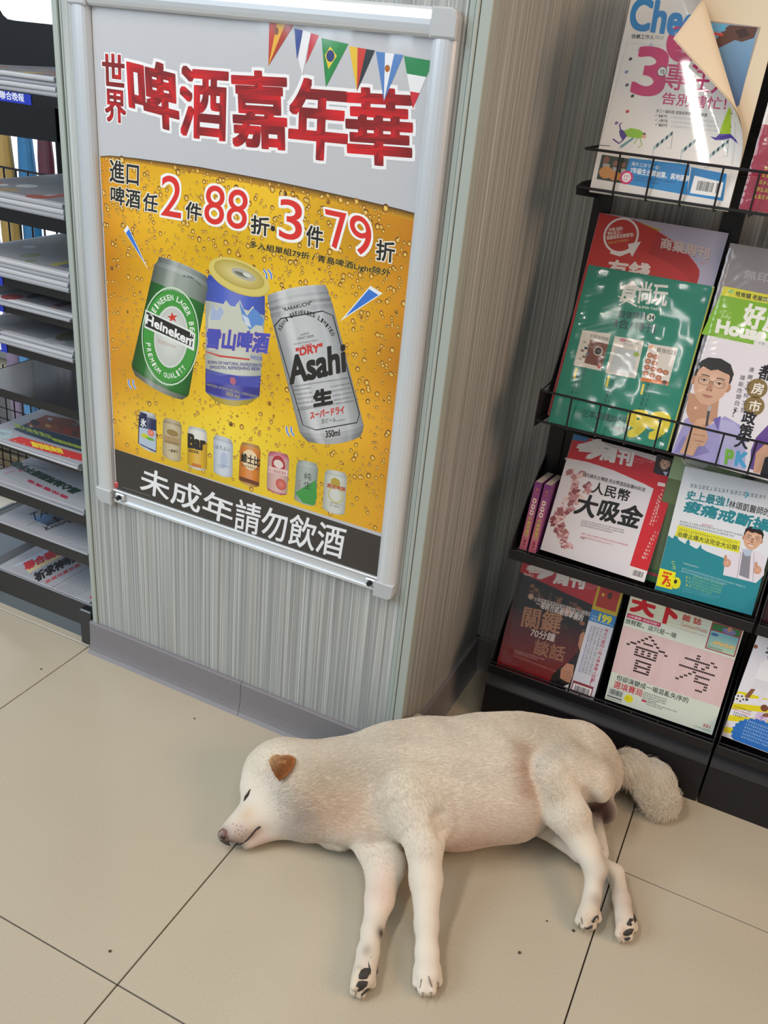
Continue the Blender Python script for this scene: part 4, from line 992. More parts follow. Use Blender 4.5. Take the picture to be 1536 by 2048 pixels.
for x_ in (7, 14, 21, 28):
    for i in range(20): p.fine((x_, 142 - i * 5), (x_ + 4, 142 - i * 5), 3.4, 1, '5a5060' if x_ > 7 else '4a58a8', 4)
p.quad((2, 2), (44, 2), (44, 26), (2, 26), '8a3040', 3); p.quad((4, 4), (42, 4), (42, 21), (4, 21), 'e8e4e8', 4); p.barcode((8, 6), (38, 6), (8, 18), '1c1a1e', 5)
p.build('insert_print', MATTE, tm)
nx, ny = 26, 30; vs = []; fs = []; rr = random.Random(12)
for j in range(ny + 1):
    for i in range(nx + 1):
        x = -.002 + .212 * i / nx; y = -.004 + .246 * j / ny
        d = .0022 + .0022 * rr.random() + .0016 * abs(math.sin(i * .55 + j * .33)) if 0 < i < nx and 0 < j < ny else .0008
        vs.append(O + U * x + V * y + N * d)
for j in range(ny):
    for i in range(nx): a = j * (nx + 1) + i; fs.append((a, a + 1, a + nx + 2, a + nx + 1))
MB().add(vs, fs).build('clear_bag', clear_mat('clear_bag', .06, .05, (22, .7)), tm, smooth=True)


DOTS_HUI = ["......#......", ".....#.#.....", "....#...#....", "...#.###.#...", ".##.......##.", "#..#######..#", "...#.#.#.#...", "...#.#.#.#...", "...#######...", ".............", "....#####....", "....#...#....", "....#####....", "....#...#....", "....#####...."]
DOTS_KAO = ["....#......", "....#...#..", ".#######.#.", "....#..#...", "....#.#....", "##########.", "....#......", "...#.####..", "..#..#.....", ".#...####..", "#.......#..", "........#..", "......##..."]


def d_tian(p, W, H):
    p.mm = True
    p.quad((0, 62), (W, 62), (W, 165), (0, 165), 'dcc0c2', 1); p.quad((0, H - 44), (W * .62, H - 44), (W * .62, H), (0, H), 'd8dcc8', .6)
    for k in range(6): p.line([(0, H - 8 - k * 7), (150, H - 8 - k * 7)], .5, 'b8bca8', .8)
    for r in range(24):
        for k in range(5): p.quad((8 + k * 40, 64 + r * 4.2), (34 + k * 40, 64 + r * 4.2), (34 + k * 40, 65 + r * 4.2), (8 + k * 40, 65 + r * 4.2), 'e6d2d2', 1.3)
    for D, x0, y0, dx, dy in ((DOTS_HUI, 16, 158, 6.0, 5.6), (DOTS_KAO, 118, 150, 6.6, 5.8)):
        for j, row in enumerate(D):
            for i, ch in enumerate(row):
                if ch == '#':
                    for ox in (0, dx / 2): p.ell((x0 + i * dx + ox, y0 - j * dy), 1.75, 2.25, '3a2a2e', 3, n=8)
    p.text('天', (6, H - 36), (48, H - 36), (6, H - 2), 'c41c2c', 5, .05); p.text('下', (52, H - 40), (92, H - 40), (52, H - 2), 'c41c2c', 5, .05)
    p.text('雜 誌', (100, H - 25), (134, H - 25), (100, H - 12), 'c04848', 5, .02); p.text('CommonWealth', (100, H - 36), (148, H - 36), (100, H - 29), 'c86a62', 5); p.fine((100, H - 44), (146, H - 44), 2.4, 1, 'd8b0a8', 4)
    p.quad((2, H - 52), (66, H - 52), (66, H - 43), (2, H - 43), 'c02858', 3); p.text('12年國教 何去何從？', (4, H - 50), (63, H - 50), (4, H - 45), 'f4e4ec', 5, .01)
    p.text('放輕鬆，這只是一場', (2, H - 65), (98, H - 65), (2, H - 54), '26302c', 5, .005)
    p.quad((152, H - 66), (W - 2, H - 66), (W - 2, H - 10), (152, H - 10), 'a83848', 2); p.quad((154, H - 64), (W - 4, H - 64), (W - 4, H - 27), (154, H - 27), ['a8c8b0', 'c0d8b8', '6ab0c0', '7abcc8'], 2.5, 3, 3)
    p.quad((154, H - 25), (W - 4, H - 25), (W - 4, H - 12), (154, H - 12), '3a7a4a', 2.5); p.ell((184, H - 20), 12, 6, '7a78b0', 2.8); p.ell((184, H - 16), 4, 5, 'c09078', 3)
    for k in range(9): p.ell((166 + k * 4, H - 50 + (k % 3)), 4, 3.6, 'd0b070', 2.8, n=8, hi='e8d8a0')
    p.ell((162, H - 34), 7, 3, '4a6aa0', 2.8); p.fine((156, H - 62), (182, H - 62), 3, 1, '3a4a3c', 4)
    p.text('但卻演變成一場混亂失序的', (12, 48), (150, 48), (12, 60), '26302c', 5, .005); p.text('選填賽局', (10, 30), (66, 30), (10, 46), 'c83048', 5, .01)
    p.fine((68, 40), (112, 40), 2.8, 4, '4a5450', 4); p.fine((78, 22), (136, 22), 2.6, 2, '4a5450', 4); p.quad((68, 21), (77, 21), (77, 25), (68, 25), 'c83048', 3)
    p.quad((3, 10), (32, 10), (32, 28), (3, 28), 'c4ccc8', 3); p.barcode((6, 15), (30, 15), (6, 26), '3a403e', 4); p.quad((3, 8), (32, 8), (32, 10), (3, 10), '1c1e1c', 4); p.fine((3, 3), (32, 3), 2.2, 1, '2a2e2c', 4)
    p.ell((44, 17), 8.5, 8.5, 'e8e028', 3, n=20); p.fine((38, 18), (50, 18), 2.4, 2, '9a8a20', 4)
    p.text('551', (W - 20, 12), (W - 7, 12), (W - 20, 18), 'c05060', 5, .02); p.fine((W - 36, 6), (W - 5, 6), 2, 1, '7a8480', 4)
magazine('pale magazine with big characters made of dots on a pink band', (1.0667, .268, .145), .12, .0151, .2074, .2356, 'd6e0d4', d_tian, gloss=MATTE)


def d_ball(p, W, H):
    p.mm = True
    for k in range(6): p.poly([(0, 8 + k * 26), (W, 60 + k * 30), (W, 74 + k * 30), (0, 20 + k * 26)] if k < 5 else [(0, 138), (W, 150), (W, 160), (0, 146)], 'e4d820', 1)
    p.poly([(0, 165), (W, 190), (W, H), (0, H)], 'e6e6f0', 1.2); p.poly([(0, 100), (60, 104), (60, 200), (0, 180)], 'e6e6f0', 1.1)
    p.ell((46, 219), 9, 9, 'c03a30', 3, n=20, ring=.8); p.ell((46, 219), 5, 5, 'c03a30', 3, n=20, ring=.7)
    p.text('球', (22, 186), (42, 186), (22, 208), '2a3038', 5, .03)
    # white-shirted player with raised arms
    p.poly([(26, 150), (22, 172), (12, 178), (4, 192), (0, 190), (8, 172), (20, 168)], 'e8e4ec', 3); p.poly([(20, 132), (44, 134), (48, 170), (40, 176), (26, 176), (20, 166)], 'f0f0f6', 3.2); p.poly([(18, 112), (30, 118), (46, 114), (44, 136), (20, 134)], 'e0e0ea', 3.3)
    p.ell((34, 184), 7, 8.5, '9a6248', 4); p.ell((34, 189), 6.5, 4.5, '2a1e1a', 4.2); p.ell((3, 194), 3.5, 4, '9a6248', 4)
    p.poly([(20, 112), (27, 114), (22, 92), (14, 92)], '8a5a44', 3.4); p.poly([(36, 114), (44, 112), (44, 92), (38, 90)], 'e4e4ec', 3.4); p.ell((16, 88), 6, 3, '2a2a30', 3.6)
    p.ell((8, 86), 9.5, 9.5, 'e8e8ec', 4, n=20); 
    for a in range(5): p.ell((8 + 5.6 * math.cos(a * 1.257), 86 + 5.6 * math.sin(a * 1.257)), 2, 2, '2a2a30', 4.3, n=5)
    p.poly([(38, 40), (66, 46), (62, 78), (44, 72)], 'd4c4e4', 3); p.ell((52, 84), 6.5, 7, '7a4a38', 3.5); p.ell((60, 72), 8, 4, '8a5a44', 3.3, .5); p.text('7', (50, 54), (56, 54), (50, 66), 'b090c8', 4, .03)
    p.ell((70, 92), 8, 6, '9a5a40', 3); p.fine((4, 66), (34, 66), 3, 1, '5a3038', 4); p.fine((2, 60), (34, 60), 3, 1, 'd04050', 4); p.fine((6, 54), (30, 54), 3, 2, '3a3a40', 4)
    n = 26; pts = []
    for i in range(2 * n): a = math.pi * i / n; r = 1 if i % 2 else .93; pts.append((58 + 46 * r * math.cos(a), 20 + 40 * r * math.sin(a)))
    pts = [(x, max(1, y)) for x, y in pts]; p.poly(pts, '2a72c8', 4.6)
    for k in range(6): p.fine((32 - 0 * k, 46 - k * 7), (90, 46 - k * 7), 3.6, 1, 'a8ccf0', 5)
magazine('football magazine with a white-shirted player and blue starburst, at the right edge', (1.2905, .268, .155), .15, -.024, .21, .2366, 'e8e8f2', d_ball, gloss=MATTE)


def d_dark(p, W, H):
    p.mm = True; p.quad((0, 0), (W, 0), (W, H), (0, H), ['3a1418', '2a0e12', '6a2a2a', '501c20'], 1, 4, 4); p.fine((20, 200), (160, 200), 8, 1, 'b09a80', 3)
magazine('dark maroon magazine in the second rack above the football magazine', (1.2915, .262, .42), .2, .0, .2, .262, '4a1a1e', d_dark)

# top left magazine: its front cover and first pages curl over at the top right corner
O, U, V = sheet((.8523, .25, 1.0777), .17, .0075); N = np.cross(U, V); cw, chh = .2125, .285
tm = empty('magazine', tuple(O + U * cw / 2), 'white magazine with a huge pink 3 and a curled-over top right corner', 'magazine')
def slab(x0, x1, y0, y1, d0, d1):
    return MB().add([O + U * x + V * y + N * d for d in (d0, d1) for y in (y0, y1) for x in (x0, x1)], [(0, 2, 3, 1), (4, 5, 7, 6), (0, 1, 5, 4), (2, 6, 7, 3), (0, 4, 6, 2), (1, 3, 7, 5)])
slab(.0004, cw - .0006, .0004, chh, -.0065, -.0012).build('pages', PAPER, tm)
slab(0, cw, 0, chh, -.0069, -.0065).build('back_cover', mat('cover_cream', 'd8d0c0', .4), tm)
p = Print(O - N * .0012, U, V); p.mm = True
p.quad((0, 0), (cw * 1000, 0), (cw * 1000, chh * 1000), (0, chh * 1000), 'ddd0b8', 0)
p.mm = False
p.quad((1375, 205), (1475, 215), (1522, 54), (1395, 38), 'a89c90', 1); p.quad((1377, 200), (1478, 212), (1516, 55), (1398, 42), ['5a7aa8', '4a6a9c', '7aa8cc', '6a9ac4'], 1.5, 3, 3)
p.poly([(1516, 55), (1460, 50), (1448, 58), (1430, 82), (1426, 98), (1434, 98), (1446, 92), (1470, 80), (1484, 84), (1495, 80), (1508, 76)], '5a3a30', 2); p.poly([(1470, 62), (1490, 56), (1500, 70), (1480, 78)], '3a2420', 2.4)
p.text('S CLUB', (1402, 58), (1450, 62), (1403, 46), '58b0dc', 4, .06); p.quad((1408, 68), (1446, 72), (1446, 67), (1408, 63), 'd04038', 3)
p.build('inner_page_print', MATTE, tm)
LA, LB = np.array([52., 300.]), np.array([190., 86.]); rad = 34.0; AMAX = 2.4
ld = (LB - LA) / np.linalg.norm(LB - LA); ln = np.array([-ld[1], ld[0]]);
if ln[0] < 0: ln = -ln
def curl(x, y, h):
    q = np.array([x, y]); s_ = (q - LA) @ ln; f0 = q - ln * s_
    r_ = rad * (1 - .25 * max(0, (f0 - LA) @ ld) / 260)
    if s_ <= 0: u, d, hn = s_, 0, 0
    else:
        a = s_ / r_
        if a < AMAX: u, d, hn = r_ * math.sin(a), r_ * (1 - math.cos(a)), a
        else:
            k = s_ - AMAX * r_; a = AMAX; u = r_ * math.sin(a) + math.cos(a) * k; d = r_ * (1 - math.cos(a)) + math.sin(a) * k; hn = a
    u2 = u - math.sin(hn) * h; d2 = d + math.cos(hn) * h
    P = f0 + ln * u2
    return O + (U * P[0] + V * P[1] + N * d2) / 1000
def curl_sheet(name, h, m, inset=0.0, smooth=True):
    nx, ny = 44, 56; vs = []; fs = []
    for j in range(ny + 1):
        for i in range(nx + 1): vs.append(curl(cw * 1000 * i / nx * (1 - inset), chh * 1000 * j / ny * (1 - inset), h))
    for j in range(ny):
        for i in range(nx): a = j * (nx + 1) + i; fs.append((a, a + 1, a + nx + 2, a + nx + 1))
    return MB().add(vs, fs).build(name, m, tm, smooth=smooth)
curl_sheet('front_cover', 0, mat('cover_white', 'e6e4e2', .3, coat=.6)); curl_sheet('cover_inside', -.25, mat('cream_paper', 'e0d4bc', .5)); curl_sheet('first_page', -.8, mat('cream_paper', 'e0d4bc', .5), .008)
p = Print(O, U, V, bend=curl)
KP = 'c81a6c'
def sub(poly_fn): pass
p.text('Cheers', (1258, 57), (1440, 82), (1268, -4), '1c84cc', 4, .035); p.text('快樂工作人', (1262, 77), (1307, 79), (1264, 68), '2a2a2c', 4, .01); p.text('雜誌', (1309, 78), (1327, 80), (1311, 70), 'b0b0b4', 4)
p.ell((1372, 84), 28, 28, KP, 4, n=36); p.text('分配', (1347, 72), (1368, 75), (1349, 63), 'f0d0e0', 5); p.text('竟和你', (1352, 90), (1382, 93), (1354, 81), 'f0d0e0', 5); p.text('一樣高！', (1352, 106), (1383, 107), (1353, 97), 'f0d0e0', 5)
p.line([(1375, 96), (1254, 86), (1200, 292)], .5, 'b4b4b8', 2); p.line([(1464, 330), (1476, 245)], .5, 'b4b4b8', 2)
p.text('3', (1263, 185), (1322, 193), (1280, 94), KP, 4, .02); p.ell((1324, 143), 7, 7, '3a3a3c', 4.6, n=20, ring=.85); p.ell((1324, 143), 6, 6, 'e8e8ea', 4.4); p.text('種', (1319, 148), (1329, 149), (1320, 138), '3a3a3c', 5)
p.text('專注力', (1327, 178), (1462, 190), (1337, 124), KP, 4, .012); p.text('告別瞎忙！', (1322, 208), (1452, 221), (1327, 184), KP, 4, .008)
p.text('多工＋高科技 成為效率新能手的關鍵', (1312, 225), (1414, 234), (1313, 218), '4a4a50', 4, .01)
for k, s_ in enumerate(('做事不忙', '人際不盲', '職涯不茫')): p.text(s_, (1317, 235 + k * 9), (1335, 236 + k * 9), (1317, 229 + k * 9), '3a3a40', 4, .01); p.fine((1342, 236 + k * 9), (1436, 246 + k * 9), 2.4, 1, 'b8b8c0', 3); p.line([(1310, 230 + k * 9), (1312, 233 + k * 9), (1315, 228 + k * 9)], .7, '6a6a70', 3)
for x, y, c_ in ((1261, 118, '4a3a48'), (1253, 144, '7a8ab8'), (1254, 170, '4a4a5c'), (1265, 192, '2a3028'), (1255, 223, 'c03040'), (1233, 246, '7a5a9a'), (1278, 100, 'c8c8d0'), (1302, 90, 'b8c4e0')): p.ell((x, y), 3, 2.4, c_, 3, .6, n=6)
# runner crouching at the start, and one leaping
p.poly([(1246, 262), (1262, 256), (1280, 260), (1292, 270), (1280, 277), (1262, 275), (1248, 272)], '8ac020', 4); p.poly([(1248, 262), (1254, 272), (1246, 282), (1240, 272), (1238, 262), (1242, 258)], '4a3088', 4)
p.line([(1242, 262), (1239, 250), (1243, 246)], 2, '4a3088', 4); p.line([(1246, 280), (1238, 287), (1226, 278)], 2, '4a3088', 4); p.line([(1280, 275), (1284, 290), (1276, 296)], 1.5, '9ab860', 4); p.line([(1276, 275), (1268, 288)], 1.5, '9ab860', 4); p.ell((1288, 273), 3.4, 3, 'd8a888', 5); p.poly([(1284, 268), (1290, 265), (1292, 270)], '2a2428', 5.2)
p.poly([(1462, 215), (1467, 217), (1464, 240), (1462, 268), (1448, 272), (1438, 268), (1446, 245)], 'a8cc20', 4); p.poly([(1438, 268), (1462, 268), (1474, 280), (1478, 288), (1462, 276), (1444, 280), (1430, 280), (1420, 273), (1432, 275)], '4a3098', 4.2); p.line([(1461, 238), (1463, 256)], 1.6, '2a2a30', 4.4); p.ell((1465, 226), 2.4, 3, 'd8b090', 4.6); p.line([(1462, 226), (1470, 228)], 1, '3a3a3c', 4.8)
def hurdle(x, y):
    a, b, c, d = (x, y), (x + 38, y - 30), (x + 37, y - 23), (x, y + 8)
    for k in range(8):
        u0, u1 = k / 8, (k + 1) / 8; L_ = lambda P_, Q_, u: (P_[0] + (Q_[0] - P_[0]) * u, P_[1] + (Q_[1] - P_[1]) * u)
        p.poly([L_(a, b, u0), L_(a, b, u1), L_(d, c, u1), L_(d, c, u0)], '2c4a50' if k % 2 else 'a8c0c4', 3.4)
    p.line([(x, y), (x - 4, y + 28), (x - 12, y + 27)], .9, '9aa8ac', 3.2); p.line([(x + 37, y - 24), (x + 34, y + 5), (x + 26, y + 4)], .9, '9aa8ac', 3.2)
hurdle(1308, 292); hurdle(1364, 299); hurdle(1420, 308); p.poly([(1240, 292), (1266, 274), (1268, 278), (1242, 297)], '6a9aa0', 3.3); p.line([(1197, 290), (1220, 292)], 1, '4a5458', 3); p.line([(1240, 293), (1236, 300)], .8, '9aa8ac', 3)
p.quad((1193, 358), (1246, 367), (1262, 318), (1204, 309), '2e3a2a', 3); 
for x, y, s_ in ((1213, 325, 1), (1231, 332, .8), (1247, 335, .7)):
    p.poly([(x - 8 * s_, y + 26), (x - 7 * s_, y + 2), (x + 6 * s_, y + 3), (x + 8 * s_, y + 27)], 'a8a8a4', 3.5); p.ell((x, y - 5), 4.5 * s_, 5.5 * s_, '8a5a40', 3.8); p.ell((x - 1, y + 20), 11 * s_, 9 * s_, 'c88a48', 4)
p.quad((1246, 367), (1374, 390), (1380, 330), (1259, 316), '2486cc', 3); p.text('海外工作下一站：', (1262, 331), (1320, 340), (1264, 323), 'd8ecf8', 5, .01); p.text('7年級生台師創業、異地圓夢', (1260, 346), (1378, 364), (1262, 334), 'f0f6fa', 5, .02)
p.fine((1268, 355), (1350, 367), 2.6, 2, '1c3a5a', 4); p.ell((1253, 355), 10, 10, 'd02068', 4.5, n=22); p.ell((1253, 355), 7, 7, 'f0e8f0', 5, n=20); p.fine((1248, 354), (1259, 355), 3, 2, 'b02858', 5.5)
p.quad((1374, 390), (1446, 402), (1454, 348), (1383, 334), '2486cc', 3); p.quad((1380, 386), (1441, 395), (1447, 365), (1389, 351), 'f0f0f0', 4); p.barcode((1391, 380), (1424, 385), (1396, 361), '1a1a1c', 5); p.barcode((1430, 386), (1437, 387), (1434, 366), '1a1a1c', 5)
p.build('cover_print', GLOSSY, tm)

# two thin pocket comics standing spine out
for k, x in enumerate((.8428, .8612)):
    Ob, Ub, Vb = sheet((x, .263, .4165), .15, -.014); Nb = np.cross(Ub, Vb)
    tb = empty('pocket_book', tuple(Ob), ('thin pink and purple comic standing spine out, against the pillar side of the rack', 'thin pink and purple comic standing between its twin and the red and white weekly')[k], 'book')
    B = lambda x0, x1, y0, y1, d0, d1: MB().add([Ob + Ub * a + Vb * b + Nb * c for c in (d0, d1) for b in (y0, y1) for a in (x0, x1)], [(0, 2, 3, 1), (4, 5, 7, 6), (0, 1, 5, 4), (2, 6, 7, 3), (0, 4, 6, 2), (1, 3, 7, 5)])
    B(.0008, .0132, .0006, .1384, -.09, -.001).build('pages', PAPER, tb); cb = B(0, .014, 0, .139, -.001, 0); cb.add(B(0, .0007, 0, .139, -.091, 0).v, [(0, 2, 3, 1), (4, 5, 7, 6), (0, 1, 5, 4), (2, 6, 7, 3), (0, 4, 6, 2), (1, 3, 7, 5)]); cb.add(B(.0133, .014, 0, .139, -.091, 0).v, [(0, 2, 3, 1), (4, 5, 7, 6), (0, 1, 5, 4), (2, 6, 7, 3), (0, 4, 6, 2), (1, 3, 7, 5)])
    cb.build('cover', mat('mauve_cover', '8a4a88', .35), tb)
    p = Print(Ob, Ub, Vb); p.mm = True; p.quad((0, 0), (14, 0), (14, 139), (0, 139), ['d87a90', 'd87a90', '7a3a86', '7a3a86'], 0, 1, 6)
    p.text('漫', (4, 122), (10, 122), None, 'd88a60', 4); p.fine((4, 116), (10, 116), 3, 1, 'd88a60', 4)
    for j in range(3): p.poly([(3.5, 99 - j * 12), (7, 96 - j * 12), (11, 99 - j * 12), (10.5, 106 - j * 12), (4, 107 - j * 12)], 'e8dcd8', 3); p.ell((7.2, 102 - j * 12), 2, 2, 'a83a50', 4, n=7)
    for j, ch in enumerate('手繪塗鴉日'): p.text(ch, (3.4, 62 - j * 8.4), (10.4, 62 - j * 8.4), None, 'c8c060', 4, .02)
    p.ell((7, 19), 3, 4, 'a04858', 4); p.ell((7, 12), 3, 2, 'a04858', 4); p.fine((3, 4), (11, 4), 2, 1, 'a04858', 4)
    p.build('cover_print', MATTE, tb)
# ================================================================== newspaper rack left of the pillar
NR = empty('newspaper_rack', (-.165, .17, 0), 'black shelf rack of folded newspapers left of the poster pillar', 'newspaper rack')
RX0, RX1, RY0, RY1 = -.325, -.0195, .02, .335
MB().box(-.62, -.03, .020, .36, 0, .034).build('baseboard_left', mat('blue_grey_vinyl', '5e6870', .5), kind='structure')
SH = [(.094, .060), (.225, .026), (.322, .026), (.427, .007), (.5555, .018), (.657, .018), (.7365, .014), (.792, .016), (.923, .024), (1.1245, .017)]
BLK = mat('black_steel_shelf', '17181c', 0.28, 0, .5, noise=(40, .1))
for z, h in SH:
    b = MB(); x0_ = RX0 if z > .1 else RX0 - .02
    b.prism([(RY0, z), (RY0, z - h), (RY0 + .004, z - h), (RY0 + .004, z - .004), (RY1, z - .004), (RY1, z)], 0, x0_, RX1)
    if z > .1: b.box(x0_, x0_ + .003, RY0, RY1, z - .012, z)
    b.build('shelf', BLK, NR)
MB().box(RX0 - .02, RX1, RY0 + .002, .12, .035, .089).box(RX1 - .02, -.003, RY0 + .004, .12, .035, .092).build('bottom_rail', BLK, NR)
for x in (-.034, RX0 - .03): MB().box(x - .010, x + .024, .002, .03, 0, .092 if x > -.1 else .036, .003).build('foot', BLK, NR)
for x in (RX1 - .008, RX0): MB().box(x, x + .006, RY1 - .02, RY1, 0, 1.13, .001).build('post', BLK, NR)
# board behind the top shelf with a rounded end
pts = [(-.60, 1.0), (-.022, 1.012), (-.022, 1.232)]
pts += [(-.436 + .0, 1.232)] + [(-.45 - .035 * math.sin(a) , 1.232 + .035 * (1 - math.cos(a))) for a in (0.3, .7, 1.1, 1.5)] + [(-.60, 1.272)]
MB().prism([(x, z) for x, z in pts], 1, .337, .343).build('back_board', BLK, NR)
g = []
for x in np.arange(-.56, -.2, .037): MB().tube([(x, .352, .50), (x, .352, .93)], .0024).build('grid_wire', WIRE, NR)
for z in (.50, .72, .93): MB().tube([(-.58, .352, z), (-.03, .352, z)], .0026).build('grid_wire', WIRE, NR)
for x in np.arange(-.60, -.26, .028): MB().tube([(x, .30, .13), (x + .01, .30, .47)], .0018).build('grid_wire', WIRE, NR)
for z in np.arange(.14, .47, .03): MB().tube([(-.60, .302, z), (-.26, .302, z)], .0018).build('grid_wire', WIRE, NR)
# blue shelf labels
LBL = mat('blue_label', '2438b0', .3); PWHITE = print_mat('label_print', .35)
def shelf_label(px0, px1, z, h, word, label):
    x0 = at(px0, 0, 'y', RY0)[0] if False else px0
    t = empty('shelf_label', ((px0 + px1) / 2, RY0 - .001, z), label, 'label', 'blue labels on the newspaper shelves')
    MB().box(px0, px1, RY0 - .0014, RY0 - .0002, z - h, z).build('label_card', LBL, t)
    if word:
        p = Print((px0, RY0 - .0014, z - h), (1, 0, 0), (0, 0, 1)); p.mm = True; W = (px1 - px0) * 1000; H = h * 1000
        p.text(word, (W - 72, H * .2), (W - 16, H * .2), None, 'e8ecf8', 2, .01); p.build('label_print', PWHITE, t)
shelf_label(-.22, -.0815, 1.1235, .0165, '聯合晚報', 'blue label with white characters on the top newspaper shelf')
shelf_label(-.30, -.1935, .791, .0155, '', 'blue shelf label at the left edge, uppermost of the lower three')
shelf_label(-.30, -.1985, .7355, .0135, '', 'blue shelf label at the left edge, middle of the lower three')
shelf_label(-.30, -.2005, .656, .0175, '日', 'blue shelf label at the left edge, just above the hanging blue packs')

NEWS = mat('newsprint', '9c9ea6', .8, noise=(220, .07)); NEWS2 = mat('newsprint_bright', 'b0b2b8', .75, noise=(220, .05)); NPR = print_mat('news_print', .6)
def paper(x, y, z, wx, wy, th, rot, label, group, droop=0.0, draw=None, m=None):
    """folded newspaper; x, y = its front right corner, front edge is the fold"""
    t = empty('newspaper', (x - wx / 2, y + wy / 2, z), label, 'newspaper', group)
    U = np.array([-math.cos(rot), -math.sin(rot), 0]); Vv = np.array([-math.sin(rot), math.cos(rot), 0]) * 1.0
    prof = [(0.0015, 0), (0, th * .3), (0, th * .7), (.0015, th), (.03, th), (wy, th * .85), (wy, 0.0), (.03, 0)]
    vs = []; k = len(prof); nseg = 8
    for i in range(nseg + 1):
        u = wx * i / nseg
        for a, b in prof:
            P = np.array([x, y, z]) + U * u + Vv * a + np.array([0, 0, b + droop * 0])
            vs.append(P)
    fs = [tuple(range(k)), tuple(range((nseg + 1) * k - 1, nseg * k - 1, -1))] + [(s_ * k + i, (s_ + 1) * k + i, (s_ + 1) * k + (i + 1) % k, s_ * k + (i + 1) % k) for s_ in range(nseg) for i in range(k)]
    MB().add(vs, fs).build('folded_sheets', m or NEWS, t)
    if draw:
        O = np.array([x, y, z + th]) ; pr = Print(O, (0, 1, 0), (-1, 0, 0))
        draw(pr); pr.build('front_page_print', NPR, t)
    return t


def n1(p):
    p.quad((20, 1135), (112, 1090), (118, 1098), (60, 1125), 'a8b4c8', 1) ; p.quad((58, 1146), (130, 1110), (128, 1104), (52, 1138), 'c8b890', .8)
    p.text('聯合晚報', (52, 1141), (131, 1104), (47, 1126), 'b82830', 3, .05); p.line([(60, 1150), (165, 1098)], .8, '3a4a90', 3)
    p.text('祈求神明盼', (74, 1164), (168, 1113), (67, 1148), '1a1a1c', 3, .06); p.text('高鐵告贏百億', (92, 1168), (160, 1132), (90, 1162), 'b84048', 3, .01)
    p.fine((104, 1176), (178, 1134), 2.2, 1, '4a5058', 2)
    for k in range(8): p.fine((112 + k * 3, 1180 + k * 3), (183 + k, 1139 + k * 5), 1.6, 1, '6a7078', 2)
    p.ell((184, 1194), 6, 4, 'b83838', 3)
def n2(p):
    p.line([(52, 1052), (150, 1010)], 1, '1c2438', 3); p.text('TAIWAN', (64, 1043), (168, 1003), (59, 1028), '1a2038', 3, .0)
    p.quad((96, 1052), (150, 1030), (128, 1012), (64, 1038), ['3a2c28', '4a5a70', '8ab0d8', '6a94c0'], 2, 4, 4); p.ell((112, 1038), 14, 5, '3a2e2a', 2.4, 1.2)
    p.text('Keelung spirit', (93, 1064), (182, 1030), (89, 1054), '24282e', 3, .01); p.line([(84, 1052), (96, 1060)], 1.2, '1c2030', 3)
    for k in range(7): p.fine((102 + k * 8, 1068 + k * 5), (182, 1040 + k * 10), 1.6, 1, '7a88a0', 2)
def n3(p):
    p.fine((10, 938), (30, 930), 4, 2, 'b02858', 2); p.ell((44, 940), 8, 7, 'b02858', 2, ring=.55); p.fine((12, 948), (30, 942), 6, 1, 'c03868', 2)
    p.text('黑心油再開罰不手軟', (163, 981), (34, 922), (146, 988), '1e3a30', 3, .06); p.text('健保署清查', (138, 994), (57, 958), (134, 999), 'a02848', 3, .02)
    for k in range(6): p.fine((50 + k * 9, 925 + k * 3), (165, 975 - k * 8), 1.8, 1, '8a9498', 2)
    p.ell((172, 990), 5, 4, '8a8a3a', 2); p.line([(2, 945), (60, 975)], 1.2, '6a9a80', 2)
def n4(p):
    p.poly([(26, 858), (50, 848), (170, 882), (171, 905), (100, 885), (50, 868)], '263c50', 1); p.poly([(50, 848), (92, 830), (150, 840), (168, 862), (168, 880)], '7a4030', 1.1)
    for x, y, c_, r in ((70, 845, '2c2438', 18), (110, 856, '8a4a30', 20), (96, 852, 'b08858', 12), (135, 862, '9a3c30', 18), (150, 868, '5a4038', 14), (62, 852, 'c09878', 7), (100, 838, '9a98b0', 10), (150, 850, '6a5a5a', 14)): p.ell((x, y), r, r * .5, c_, 1.5, 1.0)
    p.text('加油世足冠軍', (172, 901), (108, 882), (164, 893), 'a8b838', 3, .06); p.text('特賣會抽大獎', (106, 880), (32, 855), (100, 870), '9cb048', 3, .03); p.fine((36, 870), (98, 888), 5, 1, '8a9ab8', 2)
    p.poly([(16, 880), (40, 873), (170, 910), (170, 924), (100, 906)], 'c03030', 1.2); p.text('快來搶好康', (128, 908), (66, 893), (122, 897), 'e0c830', 3, .08); 
    for k in range(8): p.ell((30 + k * 18, 882 + k * 5.5), 2, 2, 'e0a0a0', 3)
    p.poly([(0, 858), (26, 862), (20, 876), (0, 878)], '9ab0b8', 1.2); p.fine((0, 866), (16, 869), 5, 2, '2a3a48', 2)
def n_pic(cols, hl):
    def f(p):
        p.mm = True; rr = random.Random(hl); p.quad((14, 8), (276, 8), (276, 262), (14, 262), '74767e', .5)
        for k in range(10): p.ell((rr.uniform(20, 240), rr.uniform(20, 250)), rr.uniform(12, 34), rr.uniform(8, 26), cols[k % len(cols)], 1 + k * .05, n=9)
        for k in range(12): p.fine((20, 14 + k * 20), (250, 14 + k * 20), 3, 1, '6a6e78', 2)
        p.quad((30, 60), (200, 60), (200, 78), (30, 78), cols[0], 3)
        p.mm = False
    return f
SHELFN = {0: 'lowest rack shelf', 1: 'second shelf', 2: 'third shelf from the bottom', 3: 'shelf below the empty one', 5: 'shelf above the empty one', 6: 'shelf with the middle blue label', 7: 'shelf below the wire grid opening', 8: 'shelf under the hanging umbrellas', 9: 'top shelf over the lettered blue label'}
